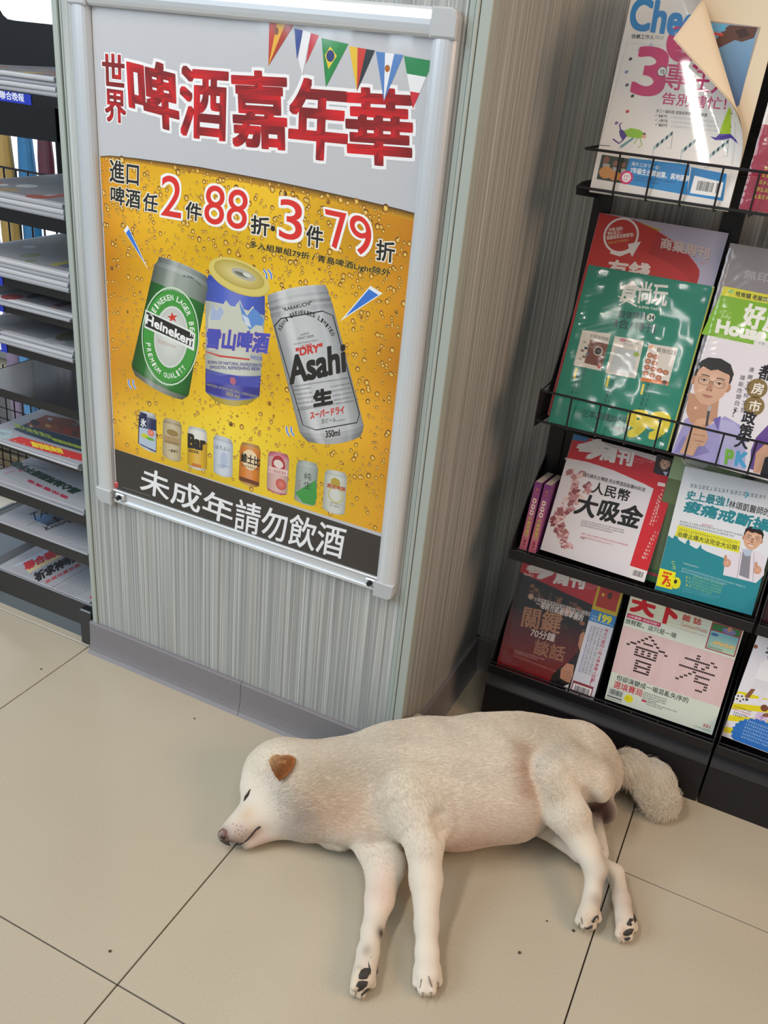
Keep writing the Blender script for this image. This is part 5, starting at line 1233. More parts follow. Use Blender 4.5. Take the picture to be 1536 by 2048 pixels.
stacks = [
    (0, [(.0042, 0)] * 3, n1, 'newspaper with red masthead on the lowest rack shelf'),
    (1, [(.005, 0)], n2, 'English-language newspaper on the second shelf from the bottom'),
    (2, [(.005, 0)] * 3, n3, 'newspaper with dark green headline on the third shelf from the bottom'),
    (3, [(.005, 0)] * 3, n4, 'colourful newspaper with red advert strip below the empty shelf'),
    (5, [(.0075, 0)] * 3, n_pic(['5a5450', '7a3a34', '4a5a3a', '6a6a70', '8a8c94'], 5), 'newspaper on the shelf directly above the empty shelf'),
    (6, [(.006, 0)] * 2, n_pic(['3a3a48', '7a3038', '5a5a68', '8a6a60'], 6), 'newspaper on the shelf with the second blue label from below'),
    (7, [(.0085, 0)] * 4, n_pic(['8a8438', '4a5068', '5a6a48', '9aa0a8', '787c88'], 7), 'newspaper on the shelf just below the wire grid opening'),
    (8, [(.009, 0)] * 3, n_pic(['8a4a40', '9aa4a8', '8a7858', 'a8b0b4'], 8), 'newspaper on the shelf under the row of packaged umbrellas'),
    (9, [(.0075, 0)] * 4, n_pic(['8a5a48', '6a6a70', 'a89050', '5a5054'], 9), 'newspaper on the top shelf above the blue label')]
rr = random.Random(21)
for si, ths, dr, lab in stacks:
    z = SH[si][0] + .0004
    for k, (th, _) in enumerate(ths):
        top = k == len(ths) - 1
        paper(RX1 - .003 - rr.uniform(0, .003), RY0 - .003 + rr.uniform(-.004, .004) - (.006 if si == 3 else 0), z, .272 + rr.uniform(0, .008), .29, th, rr.uniform(-.012, .012) if not top else 0,
              (lab if top else (('bottom' if k == 0 else ('second lowest' if k == 1 else 'third lowest')) + ' newspaper of the pile on the ' + SHELFN[si])), 'newspapers stacked on the rack shelves', draw=dr if top else None, m=NEWS2 if k % 2 else NEWS)
        z += th + .0003

# ================================================================== what stands behind the newspaper rack
sign = empty('light_box', (-1.1, 1.25, .2), 'glowing white light box with a red character far behind the newspaper rack', 'light box')
MB().box(-2.2, -.28, 1.25, 1.31, .02, 1.62).build('housing', mat('grey_housing', '8a8c90', .5), sign)
MB().box(-2.17, -.30, 1.243, 1.25, .06, 1.59).build('lit_panel', mat('lit_panel', 'f4f8ff', .4, emit='eef6ff', est=1.15), sign)
a, b = at(118, 350, 'y', 1.242), at(140, 296, 'y', 1.242)
RED = mat('red_sign_paint', 'c01828', .4, emit='c01828', est=.35)
lt = MB(); lt.box(a[0] + .03, a[0] + .062, 1.238, 1.243, a[2], b[2], .006).box(a[0], a[0] + .062, 1.238, 1.243, a[2], a[2] + .05, .006); lt.build('red_stroke', RED, sign)
c0 = at(0, 1075, 'y', .66)
dg = empty('display_stand', (-.8, .75, 0), 'dark low display stand behind the lower newspaper shelves', 'display stand')
MB().box(-1.7, -.10, .56, .95, 0, .12, .004).build('base', mat('dark_stand', '24201e', .6), dg)
for z in (.012, .066): MB().box(-1.68, -.12, .545, .56, z, z + .045, .003).build('front_slat', mat('tan_slat', '6a5c44', .6), dg)
MB().tube([(-1.7, .80, 1.02), (-.12, .80, 1.02)], .008, 8).build('hanging_bar', WIRE, dg)
MB().tube([(-1.7, .46, .66), (-.12, .46, .66)], .006, 8).build('hanging_bar', WIRE, dg)
for x in (-1.69, -.13):
    MB().tube([(x, .80, .10), (x, .80, 1.2)], .010, 8).build('post', WIRE, dg); MB().tube([(x, .80, .68), (x, .46, .66)], .006, 8).build('arm', WIRE, dg)
CLEARB = clear_mat('poly_bag', .1, .08, (30, .6))
def pack(px0, px1, y, z0, z1, col, label, fold='umbrella'):
    c = at((px0 + px1) / 2, 400, 'y', y); s_ = abs(at(px1, 400, 'y', y)[0] - at(px0, 400, 'y', y)[0]) / 2
    # the photograph leans: follow the vertical through that pixel
    cx_ = c[0] + (0)
    t = empty('umbrella_pack', (cx_, y, z0), label, 'umbrella', 'packaged folded umbrellas hanging behind the rack')
    rr = random.Random(int(px0 * 7 + z0 * 100)); n = 22; prof = [(0, .55), (.04, .9), (.3, 1.0), (.62, .95), (.86, .75), (.93, .5), (.955, .22)]
    vs = []
    for f, r in prof:
        for k in range(n):
            a = 2 * math.pi * k / n; q = r * s_ * (1 + .10 * math.cos(a * 7 + f * 2) ) * (1 + .03 * rr.random())
            vs.append((cx_ + q * math.cos(a), y + q * .55 * math.sin(a), z0 + (z1 - z0) * f))
    fs = [(i * n + k, i * n + (k + 1) % n, (i + 1) * n + (k + 1) % n, (i + 1) * n + k) for i in range(len(prof) - 1) for k in range(n)] + [tuple(range(n))[::-1], tuple(range((len(prof) - 1) * n, len(prof) * n))]
    MB().add(vs, fs).build('folded_cloth', mat('cloth_' + col, col, .6, noise=(30, .2)), t, smooth=True)
    MB().tube([(cx_, y, z1 - (z1 - z0) * .05), (cx_, y, z1 + .03)], [s_ * .3, s_ * .32], 10).build('handle', mat('cloth_' + col, col), t)
    MB().tube([(cx_ - s_ * 1.02, y - s_ * .3, z0 + (z1 - z0) * .45), (cx_, y - s_ * .62, z0 + (z1 - z0) * .44), (cx_ + s_ * 1.02, y - s_ * .3, z0 + (z1 - z0) * .45)], s_ * .06, 6).build('strap', mat('cloth_' + col, col), t)
    vs = []; m_ = 9
    for j in range(13):
        for i in range(m_):
            f = j / 12; w = s_ * (1.28 - .25 * max(0, f - .8) * 5 * .6); vs.append((cx_ - w + 2 * w * i / (m_ - 1), y - s_ * .72 - .006 * rr.random(), z0 - .01 + (z1 + .05 - z0) * f))
    fs = [(j * m_ + i, j * m_ + i + 1, (j + 1) * m_ + i + 1, (j + 1) * m_ + i) for j in range(12) for i in range(m_ - 1)]
    MB().add(vs, fs).build('clear_bag', CLEARB, t, smooth=True)
    return t
pack(0, 34, .78, .50, 1.0, 'b8964e', 'yellow umbrella pack hanging leftmost behind the newspaper rack')
pack(44, 76, .80, .50, 1.0, '2a7cb4', 'blue umbrella pack hanging between the yellow and maroon ones')
pack(84, 112, .80, .70, 1.0, '5a2034', 'maroon umbrella pack hanging rightmost behind the newspaper rack')
pack(-18, 7, .46, .13, .63, '8a7898', 'mauve umbrella pack hanging low at the very left edge')
pack(10, 34, .45, .13, .63, '4a94cc', 'light blue umbrella pack hanging low, left one of the blue pair')
pack(36, 60, .46, .13, .63, '3f86c0', 'light blue umbrella pack hanging low, right one of the blue pair')
pack(64, 86, .47, .13, .63, '8a6c34', 'tan umbrella pack hanging low behind the empty shelf')
# ================================================================== the sleeping dog
def P(px, py, z): return at(px, py, 'z', z)


def K(x0, y0, z0, r0, x1, y1, z1, r1, zs, k, fur):
    """round cone between two points seen at these pixels at heights z; radii given as they look in pixels"""
    a, b = P(x0, y0, z0), P(x1, y1, z1); ax = -CAM_ROT[:, 2]
    return (a, b, r0 * ((a - CAM_POS) @ ax) / F_PX, r1 * ((b - CAM_POS) @ ax) / F_PX, zs, k, fur)


BODY = [
    K(868, 1565, .088, 136, 990, 1552, .092, 136, .74, 0, 8),        # chest
    K(800, 1562, .088, 120, 880, 1565, .088, 130, .76, .03, 9),      # shoulders
    K(990, 1551, .092, 134, 1055, 1536, .092, 114, .76, .03, 9),     # belly
    K(1050, 1528, .097, 102, 1150, 1522, .095, 86, .86, .03, 8),      # loin and croup
    K(1120, 1536, .138, 64, 1172, 1558, .122, 56, .82, .014, 7),      # thigh
    K(1148, 1528, .085, 78, 1192, 1548, .075, 50, .90, .02, 8),      # rump
    K(640, 1578, .074, 106, 780, 1564, .086, 112, .80, .03, 9),       # neck
    K(567, 1552, .076, 80, 600, 1574, .072, 84, .90, .02, 5),        # skull
    K(562, 1606, .055, 60, 610, 1618, .055, 62, .90, .02, 5),        # cheek
    K(690, 1644, .055, 40, 750, 1655, .065, 48, .9, .03, 9),         # breast
    K(680, 1684, .028, 17, 660, 1676, .028, 20, .9, .012, 8),        # breast tuft
    K(790, 1500, .13, 40, 850, 1478, .12, 36, .7, .04, 8),           # shoulder blade
    K(836, 1446, .10, 18, 856, 1468, .10, 26, .9, .012, 5),         # bump of the far elbow
    K(915, 1648, .042, 44, 1030, 1608, .050, 42, .85, .03, 9),       # lower belly
]
HEAD = [
    K(530, 1612, .056, 44, 468, 1660, .042, 25, .90, .018, 2.5),     # muzzle
    K(556, 1644, .034, 34, 494, 1686, .018, 13, .85, .014, 2.5),     # lower jaw
    K(508, 1574, .075, 26, 532, 1546, .082, 40, .9, .02, 3),         # brow
    K(461, 1664, .043, 17, 449, 1670, .041, 12.5, .95, .006, 1),     # nose pad
]
FRONT_UP = [
    K(824, 1600, .128, 62, 848, 1690, .098, 37, .85, .034, 6),
    K(848, 1690, .098, 37, 852, 1760, .066, 32, .9, .01, 4),
    K(852, 1760, .066, 32, 853, 1850, .036, 23, .9, .01, 3.5),
    K(853, 1850, .036, 23, 854, 1905, .028, 23, .85, .01, 3),
    K(854, 1905, .028, 23, 855, 1945, .024, 27, .78, .008, 2.5),
]
FRONT_LOW = [
    K(735, 1655, .050, 48, 770, 1728, .042, 41, .85, .008, 6),
    K(770, 1728, .042, 41, 759, 1800, .034, 28, .85, .01, 4),
    K(759, 1800, .034, 28, 744, 1862, .028, 21, .9, .01, 3.5),
    K(744, 1862, .028, 21, 736, 1905, .027, 21, .95, .008, 3),
    K(736, 1905, .027, 22, 727, 1955, .024, 25, .85, .008, 2.5),
]
HIND_UP = [
    K(1094, 1550, .150, 49, 1134, 1625, .112, 45, .85, .009, 6),
    K(1134, 1625, .112, 45, 1168, 1690, .078, 28, .9, .01, 4),
    K(1168, 1690, .078, 28, 1190, 1738, .062, 23, .95, .01, 3),
    K(1192, 1738, .062, 22, 1184, 1795, .038, 17, .95, .008, 3),
    K(1184, 1795, .038, 17, 1176, 1828, .028, 21, .85, .008, 2.5),
]
HIND_LOW = [
    K(1095, 1655, .040, 26, 1160, 1706, .028, 19, .8, .006, 4),
    K(1160, 1706, .028, 19, 1230, 1744, .022, 16, .9, .008, 3),
    K(1188, 1640, .050, 18, 1204, 1705, .028, 14, .9, .008, 4),
    K(1231, 1746, .022, 17, 1243, 1800, .021, 17, .9, .008, 3),
    K(1243, 1800, .021, 17, 1251, 1850, .021, 20, .9, .008, 2.5),
]
TAIL = [
    K(1212, 1540, .065, 26, 1258, 1540, .055, 28, .9, .012, 20),
    K(1258, 1540, .055, 28, 1292, 1560, .045, 34, .85, .012, 24),
    K(1292, 1560, .045, 34, 1306, 1578, .038, 32, .8, .012, 26),
]
EXTRA = [
    K(1192, 1590, .055, 30, 1206, 1620, .045, 28, .95, .008, 2),     # scrotum
    K(1058, 1636, .055, 18, 1086, 1656, .044, 20, .95, .010, 3),     # sheath
]
def toes(spec):
    return [K(x0, y0, z0, r * 1.03, x1, y1, z1, r, .95, .003, 1.5) for x0, y0, z0, x1, y1, z1, r in spec]
TOE_FU = toes([(836, 1938, .022, 834, 1966, .013, 10.5), (847, 1945, .028, 846, 1980, .015, 12), (860, 1945, .028, 862, 1980, .015, 12), (873, 1938, .022, 876, 1964, .013, 10.5)])
TOE_FL = toes([(718, 1945, .036, 709, 1972, .028, 10.5), (712, 1958, .020, 709, 1982, .014, 10.5), (726, 1962, .014, 722, 1988, .011, 11), (741, 1946, .013, 743, 1968, .011, 10.5)])
TOE_HU = toes([(1165, 1825, .026, 1158, 1842, .016, 10), (1173, 1828, .032, 1170, 1850, .019, 11), (1184, 1828, .030, 1184, 1850, .018, 10.5), (1192, 1822, .024, 1196, 1838, .018, 9)])
TOE_HL = toes([(1242, 1850, .027, 1238, 1868, .021, 9.5), (1244, 1856, .016, 1243, 1876, .012, 10), (1256, 1856, .014, 1257, 1874, .012, 9.5), (1264, 1840, .014, 1268, 1856, .012, 9)])

lo = np.array([.46, -.56, .0]); hi3 = np.array([1.34, .34, .225]); H = .0034
nX, nY, nZ = [int(math.ceil((hi3[i] - lo[i]) / H)) + 1 for i in range(3)]


def cone_d(Q, a, b, ra, rb, zs):
    S = np.array([1, 1, 1 / zs], np.float32)
    A = (a * S).astype(np.float32); B = (b * S).astype(np.float32); ab = B - A; L2 = float(ab @ ab) + 1e-9
    p_ = Q * S - A
    t = np.clip((p_ @ ab) / L2, 0, 1)
    d = np.linalg.norm(p_ - t[..., None] * ab, axis=-1) - (ra + (rb - ra) * t)
    return d * (.5 + .5 * zs)


def field(groups):
    F = np.full((nX, nY, nZ), .2, np.float32)
    for prims in groups:
        G = np.full((nX, nY, nZ), .2, np.float32)
        for a, b, ra, rb, zs, k, _ in prims:
            m_ = max(ra, rb) + .035
            i0 = np.maximum(0, np.floor((np.minimum(a, b) - m_ - lo) / H).astype(int)); i1 = np.minimum([nX, nY, nZ], np.ceil((np.maximum(a, b) + m_ - lo) / H).astype(int) + 1)
            if (i1 <= i0).any(): continue
            xs, ys, zs_ = [lo[i] + H * np.arange(i0[i], i1[i]) for i in range(3)]
            Q = np.stack(np.meshgrid(xs, ys, zs_, indexing='ij'), -1).astype(np.float32)
            d = cone_d(Q, a, b, ra, rb, zs); sl = tuple(slice(i0[i], i1[i]) for i in range(3)); g_ = G[sl]
            if k > 0:
                h = np.maximum(k - np.abs(g_ - d), 0) / k; G[sl] = np.minimum(g_, d) - h * h * k * .25
            else: G[sl] = np.minimum(g_, d)
        kk = prims[0][5]
        h = np.maximum(kk - np.abs(F - G), 0) / max(kk, 1e-6) if kk > 0 else 0
        F = np.minimum(F, G) - (h * h * kk * .25 if kk > 0 else 0)
    zz = lo[2] + H * np.arange(nZ)
    return np.maximum(F, (.0012 - zz)[None, None, :].astype(np.float32))


def carve(F, a, b, r, depth_k=.006):
    m_ = r + .03; i0 = np.maximum(0, np.floor((np.minimum(a, b) - m_ - lo) / H).astype(int)); i1 = np.minimum([nX, nY, nZ], np.ceil((np.maximum(a, b) + m_ - lo) / H).astype(int) + 1)
    xs, ys, zs_ = [lo[i] + H * np.arange(i0[i], i1[i]) for i in range(3)]
    Q = np.stack(np.meshgrid(xs, ys, zs_, indexing='ij'), -1).astype(np.float32); d = -cone_d(Q, a, b, r, r, 1.0)
    sl = tuple(slice(i0[i], i1[i]) for i in range(3)); g_ = F[sl]; h = np.maximum(depth_k - np.abs(g_ - d), 0) / depth_k
    F[sl] = np.maximum(g_, d) + h * h * depth_k * .25


GROUPS = [BODY, HEAD, FRONT_UP + TOE_FU, HIND_UP + TOE_HU, EXTRA, FRONT_LOW + TOE_FL, HIND_LOW + TOE_HL, TAIL]
F = field(GROUPS)


def on_dog(px, py, lift=.0006):
    """first point of the dog's skin seen along this pixel's ray"""
    d = ray(px, py); d = d / np.linalg.norm(d); t = np.arange(1.2, 2.6, .0015); X = CAM_POS + d * t[:, None]
    ii = np.round((X - lo) / H).astype(int); okk = ((ii >= 0) & (ii < np.array(F.shape))).all(1); v = np.full(len(t), 1.); v[okk] = F[tuple(ii[okk].T)]
    k = np.argmax(v < 0); return X[k] - d * lift if v[k] < 0 else P(px, py, .02)


# folds of skin: flank, elbow, shoulder, throat
for pts, r, dp in (([(882, 1640), (888, 1662)], .013, .006), ([(1178, 1596), (1186, 1630)], .012, .004)):
    S_ = [on_dog(*q, r - dp) for q in pts]
    for a_, b_ in zip(S_[:-1], S_[1:]): carve(F, a_, b_, r, .016)


def surface_nets(F):
    s = F < 0
    c = s[:-1, :-1, :-1].astype(np.int8)
    tot = np.zeros(c.shape, np.int8)
    for dx in (0, 1):
        for dy in (0, 1):
            for dz in (0, 1): tot += s[dx:dx + c.shape[0], dy:dy + c.shape[1], dz:dz + c.shape[2]]
    cells = np.argwhere((tot > 0) & (tot < 8)); idx = np.full(c.shape, -1, np.int64); idx[tuple(cells.T)] = np.arange(len(cells))
    acc = np.zeros((len(cells), 3)); cnt = np.zeros(len(cells))
    corners = [(dx, dy, dz) for dx in (0, 1) for dy in (0, 1) for dz in (0, 1)]
    for a in corners:
        for ax in range(3):
            if a[ax]: continue
            b = list(a); b[ax] = 1
            fa = F[tuple((cells + a).T)]; fb = F[tuple((cells + b).T)]; m_ = (fa < 0) != (fb < 0)
            t = np.where(m_, fa / np.where(fa == fb, 1, fa - fb), 0)
            pt = np.array(a, float) + np.outer(t, np.eye(3)[ax]); acc[m_] += pt[m_]; cnt[m_] += 1
    V = lo + H * (cells + acc / cnt[:, None])
    faces = []
    for ax in range(3):
        u, v = [(1, 2), (2, 0), (0, 1)][ax]
        sl0 = [slice(None)] * 3; sl1 = [slice(None)] * 3; sl0[ax] = slice(None, -1); sl1[ax] = slice(1, None)
        ch = s[tuple(sl0)] != s[tuple(sl1)]; e = np.argwhere(ch); e = e[(e[:, u] > 0) & (e[:, v] > 0) & (e[:, u] < F.shape[u] - 1) & (e[:, v] < F.shape[v] - 1)]
        eu = np.eye(3, dtype=int)[u]; ev = np.eye(3, dtype=int)[v]
        q = [idx[tuple((e - o).T)] for o in (0 * eu, eu, eu + ev, ev)]; q = np.stack(q, 1)
        flip = s[tuple(e.T)]; q[~flip] = q[~flip][:, ::-1]; faces.append(q)
    return V, np.concatenate(faces)


V, Q4 = surface_nets(F); V[:, 2] = np.maximum(V[:, 2], .0012)
# smooth a little
for _ in range(2):
    nb = np.zeros_like(V); cn = np.zeros(len(V))
    for i in range(4):
        for j in (1, 3): np.add.at(nb, Q4[:, i], V[Q4[:, (i + j) % 4]]); np.add.at(cn, Q4[:, i], 1)
    V = V * .5 + nb / cn[:, None] * .5
V[:, 2] = np.maximum(V[:, 2], .0012)

ALLP = [q for g_ in GROUPS for q in g_]
def nearest_prim(X):
    best = np.full(len(X), 9., np.float32); bi = np.zeros(len(X), int); X = X.astype(np.float32)
    for i, (a, b, ra, rb, zs, k, _) in enumerate(ALLP):
        d = cone_d(X, a, b, ra, rb, zs); m_ = d < best; best[m_] = d[m_]; bi[m_] = i
    return bi


# colour patches: (centre, radius m, colour, strength)
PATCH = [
    (P(548, 1520, .15), .022, 'cfa878', .6), (P(660, 1545, .17), .075, 'b3a894', .55), (P(615, 1600, .13), .05, 'bfa688', .6), (P(590, 1640, .1), .032, '988a86', .75), (P(575, 1665, .06), .03, 'b0a29c', .6), (P(545, 1590, .12), .032, 'b4b2ac', .6), (P(520, 1560, .13), .022, 'c2c0ba', .5),  # head and neck coat tones, with grey face shading painted in
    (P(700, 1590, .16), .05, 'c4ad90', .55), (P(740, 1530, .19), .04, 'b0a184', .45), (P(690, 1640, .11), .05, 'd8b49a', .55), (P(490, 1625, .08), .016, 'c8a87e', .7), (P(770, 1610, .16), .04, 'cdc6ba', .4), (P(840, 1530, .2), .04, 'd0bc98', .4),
    (P(1038, 1505, .175), .022, '9a6a3c', .6), (P(1043, 1540, .17), .022, 'a06c40', .6), (P(1048, 1580, .15), .022, 'a8704c', .6), (P(1056, 1620, .10), .026, 'a8766a', .85), (P(1020, 1630, .08), .03, 'c89a84', .6), (P(1075, 1590, .12), .022, 'c08c64', .6), (P(885, 1655, .07), .022, 'a88470', .8), (P(910, 1660, .06), .045, 'd8a898', .7),  # shade of flank crease and elbow hollow painted in, plus pinkish belly skin
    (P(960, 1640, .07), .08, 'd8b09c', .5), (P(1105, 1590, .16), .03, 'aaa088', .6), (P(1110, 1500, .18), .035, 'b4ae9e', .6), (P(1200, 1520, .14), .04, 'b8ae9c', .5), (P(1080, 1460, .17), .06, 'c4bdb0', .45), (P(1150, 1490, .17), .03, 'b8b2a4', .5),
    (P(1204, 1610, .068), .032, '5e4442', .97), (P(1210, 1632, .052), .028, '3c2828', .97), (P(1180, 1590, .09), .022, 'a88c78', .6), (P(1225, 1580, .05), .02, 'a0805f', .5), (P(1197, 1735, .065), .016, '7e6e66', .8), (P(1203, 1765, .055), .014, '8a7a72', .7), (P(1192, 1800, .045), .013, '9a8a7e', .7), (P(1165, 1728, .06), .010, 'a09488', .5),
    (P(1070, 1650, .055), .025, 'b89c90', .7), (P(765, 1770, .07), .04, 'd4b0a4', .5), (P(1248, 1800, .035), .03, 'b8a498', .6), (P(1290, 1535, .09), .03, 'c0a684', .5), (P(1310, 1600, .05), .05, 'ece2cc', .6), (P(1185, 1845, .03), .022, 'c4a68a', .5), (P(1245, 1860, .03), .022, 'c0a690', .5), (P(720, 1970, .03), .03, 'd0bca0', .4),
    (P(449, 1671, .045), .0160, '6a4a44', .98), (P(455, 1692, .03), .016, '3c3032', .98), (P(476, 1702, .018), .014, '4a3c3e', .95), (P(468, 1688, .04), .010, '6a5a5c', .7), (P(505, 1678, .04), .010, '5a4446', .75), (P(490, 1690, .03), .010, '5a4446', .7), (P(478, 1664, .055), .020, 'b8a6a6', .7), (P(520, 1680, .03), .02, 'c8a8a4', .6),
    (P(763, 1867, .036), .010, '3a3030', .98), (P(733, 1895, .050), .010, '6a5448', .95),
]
BASE = np.array(hx('e0d8ca'))
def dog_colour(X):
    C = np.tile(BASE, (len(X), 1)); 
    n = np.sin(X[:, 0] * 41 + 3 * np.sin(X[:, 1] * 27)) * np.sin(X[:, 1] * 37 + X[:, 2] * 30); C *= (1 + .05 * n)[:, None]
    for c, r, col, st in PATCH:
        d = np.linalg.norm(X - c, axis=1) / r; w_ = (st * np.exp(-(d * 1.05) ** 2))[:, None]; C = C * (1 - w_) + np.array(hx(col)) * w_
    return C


me = bpy.data.meshes.new('dog'); me.from_pydata(V.tolist(), [], Q4.tolist()); me.update()
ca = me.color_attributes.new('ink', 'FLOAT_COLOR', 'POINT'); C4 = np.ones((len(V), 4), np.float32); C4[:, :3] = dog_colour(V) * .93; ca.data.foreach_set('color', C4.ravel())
me.polygons.foreach_set('use_smooth', [True] * len(me.polygons)); me.materials.append(print_mat('dog_skin', .85, 0, .15))
dog = bpy.data.objects.new('dog', me); COL.objects.link(dog)
tag(dog, 'cream-white dog with a folded tan ear asleep on its side on the beige floor', 'dog')

# fur: short hair strands laid along the body
tri = np.concatenate([Q4[:, [0, 1, 2]], Q4[:, [0, 2, 3]]]); A_, B_, C_ = V[tri[:, 0]], V[tri[:, 1]], V[tri[:, 2]]
nrm = np.cross(B_ - A_, C_ - A_); ar = np.linalg.norm(nrm, axis=1) / 2; nrm /= (2 * ar[:, None] + 1e-12)
if (nrm[:, 2] * ar).sum() != 0 and ((A_ - V.mean(0)) * nrm).sum(1).mean() < 0: nrm = -nrm
ok = (nrm[:, 2] > -.55) & (A_[:, 2] > .004)
def strands(n, mask, length_scale, name, radius, seed, up=.30, segs=4, dens=None):
    rg = np.random.default_rng(seed); w_ = ar * mask
    if dens is not None: w_ = w_ * dens
    ti = rg.choice(len(tri), n, p=w_ / w_.sum()); r1 = np.sqrt(rg.random(n)); r2 = rg.random(n)
    X = (1 - r1)[:, None] * A_[ti] + (r1 * (1 - r2))[:, None] * B_[ti] + (r1 * r2)[:, None] * C_[ti]; Nn = nrm[ti]
    D = np.zeros((n, 3)); L = np.zeros(n); SW = np.zeros(n); BW = np.zeros(n); limb0 = len(BODY) + len(HEAD); X32 = X.astype(np.float32)
    for i, q in enumerate(ALLP):
        w2 = np.exp(-np.clip(cone_d(X32, *q[:5]), 0, .2) / .006); SW += w2; L += w2 * q[6] * .001; D += w2[:, None] * (q[1] - q[0]) / (np.linalg.norm(q[1] - q[0]) + 1e-9)
        if i < limb0: BW += w2
    L /= SW; D /= SW[:, None]; BW /= SW
    nose = P(449, 1671, .045); away = X - nose; away /= np.linalg.norm(away, axis=1)[:, None]
    D = D * (1 - BW[:, None]) + BW[:, None] * (away * .9 + np.array([.1, 0, -.35]))
    if name == 'tail_fur': D = D * .3 + (P(1350, 1625, .05) - X) * 7
    D = D + rg.normal(0, .22, D.shape)
    T = D - (D * Nn).sum(1)[:, None] * Nn; T /= np.linalg.norm(T, axis=1)[:, None] + 1e-9
    L = L * length_scale * rg.uniform(.6, 1.15, n)
    dirv = T + Nn * up; dirv /= np.linalg.norm(dirv, axis=1)[:, None]
    pts = np.zeros((n, segs, 3), np.float32)
    for k in range(segs):
        t = k / (segs - 1); p_ = X - Nn * .0008 + dirv * (L * t)[:, None] + (T * .15 - Nn * up * .45 - np.array([0, 0, .25 if name == 'tail_fur' else 0])) * (L * t * t)[:, None]
        p_[:, 2] = np.maximum(p_[:, 2], .0012 + .0005 * rg.random(n)); pts[:, k] = p_
    hc = bpy.data.hair_curves.new(name); hc.add_curves([segs] * n)
    hc.attributes['position'].data.foreach_set('vector', pts.ravel())
    ra = hc.attributes.new('radius', 'FLOAT', 'POINT'); rad_ = np.tile(radius * np.linspace(1, .25, segs), (n, 1)).astype(np.float32); ra.data.foreach_set('value', rad_.ravel())
    co = hc.attributes.new('ink', 'FLOAT_COLOR', 'CURVE'); cc_ = np.ones((n, 4), np.float32); cc_[:, :3] = np.clip(dog_colour(X) * rg.uniform(.88, 1.1, (n, 1)), 0, 1); co.data.foreach_set('color', cc_.ravel())
    hc.materials.append(print_mat('dog_fur', .7, 0, .2))
    o = bpy.data.objects.new(name, hc); COL.objects.link(o); o.parent = dog; o['kind'] = 'stuff'
    return o


def near(X, c, r): return np.linalg.norm(X - c, axis=1) < r
pn = near(A_, P(449, 1671, .045), .021)
isprim = nearest_prim(A_); tail0 = len(ALLP) - len(TAIL)
tailm = (isprim >= tail0) & (isprim < tail0 + len(TAIL))
strands(190000, ok & ~pn & ~tailm, 1.1, 'fur', .00032, 5, up=.42)
strands(30000, ok & tailm, 1.7, 'tail_fur', .00045, 6, up=1.0, segs=6)

# ---- face and paw details
NOSE = mat('dog_nose', '4a3634', .35, bump=(900, .3)); DARK = mat('dark_lid', '1e1a18', .5); TAN = mat('tan_ear_fur', 'a8713e', .85, noise=(90, .25)); PAD = mat('paw_pad', '3a3634', .7, bump=(700, .5)); CLAW = mat('claw', '8a7c6c', .5)


def blob(name, pts, h, m, parent=dog, label=None):
    """small raised pad following the skin: outline pixels, height h"""
    c = np.mean([on_dog(*q) for q in pts], 0); O_ = [on_dog(*q, .0008) for q in pts]; nv = -ray(*pts[0]); nv = nv / np.linalg.norm(nv)
    n = len(pts); rings = []
    for s_, u in ((1.0, 0), (.93, .6), (.6, .95)): rings += [c + (q - c) * s_ + nv * h * u for q in O_]
    rings += [c + nv * h]; rings += [q - nv * .004 for q in O_]
    fs = [(r * n + i, r * n + (i + 1) % n, (r + 1) * n + (i + 1) % n, (r + 1) * n + i) for r in (0, 1) for i in range(n)] + [(2 * n + i, 2 * n + (i + 1) % n, 3 * n) for i in range(n)]
    fs += [(i, (i + 1) % n, 3 * n + 1 + (i + 1) % n, 3 * n + 1 + i) for i in range(n)]
    return MB().add(rings, fs).build(name, m, parent, smooth=True, label=label)


def oval(cx_, cy_, rx, ry, ang=0, n=14, egg=0):
    return [(cx_ + (rx * math.cos(a) * math.cos(ang) - ry * (1 + egg * math.cos(a)) * math.sin(a) * math.sin(ang)), cy_ + (rx * math.cos(a) * math.sin(ang) + ry * (1 + egg * math.cos(a)) * math.sin(a) * math.cos(ang))) for a in [2 * math.pi * k / n for k in range(n)]]


nz = blob('nose', [(446, 1656), (452, 1660), (452, 1668), (449, 1676), (444, 1681), (438, 1679), (435, 1671), (437, 1662)], .004, mat('nose_leather', '7a5650', .4, bump=(900, .3)))
blob('nostril', [(441, 1671), (446, 1674), (451, 1672), (450, 1676), (445, 1678), (440, 1675)], .0045, DARK, dog)
blob('muzzle_tip', [(452, 1664), (456, 1674), (458, 1684), (462, 1692), (452, 1690), (444, 1685), (438, 1680), (446, 1680), (451, 1674)], .0015, mat('dark_lip', '3a3032', .6))
def ribbon(name, px, r, m, lift=.0004, label=None):
    pts = [on_dog(*q, lift) for q in px]; return MB().tube(pts, r, 6).build(name, m, dog, smooth=True, label=label)
ribbon('eye', [(489, 1603), (491, 1596), (495, 1589), (499, 1582), (502, 1578)], [.0008, .0021, .0026, .0018, .0006], DARK, .0012)
ribbon('eyelid', [(487, 1603), (489, 1594), (493, 1587), (498, 1580)], [.0006, .0012, .0012, .0006], mat('lid_fur', 'b8a894', .8), .003)
ribbon('mouth', [(470, 1690), (482, 1688), (494, 1680), (503, 1671), (511, 1660), (517, 1655), (521, 1653)], [.0008, .0013, .0016, .0016, .0020, .0026, .0012], mat('mouth_line', '3a2c2c', .5), .0012)
rr = random.Random(3)
wk = MB()
for x, y in ((466, 1648), (473, 1651), (482, 1653), (476, 1660), (484, 1662), (470, 1664), (478, 1669), (468, 1672), (475, 1677), (484, 1674), (490, 1667), (493, 1660)):
    q = on_dog(x, y, .002); wk.tube([q, q + np.array([0, 0, .0008])], .0007, 5)
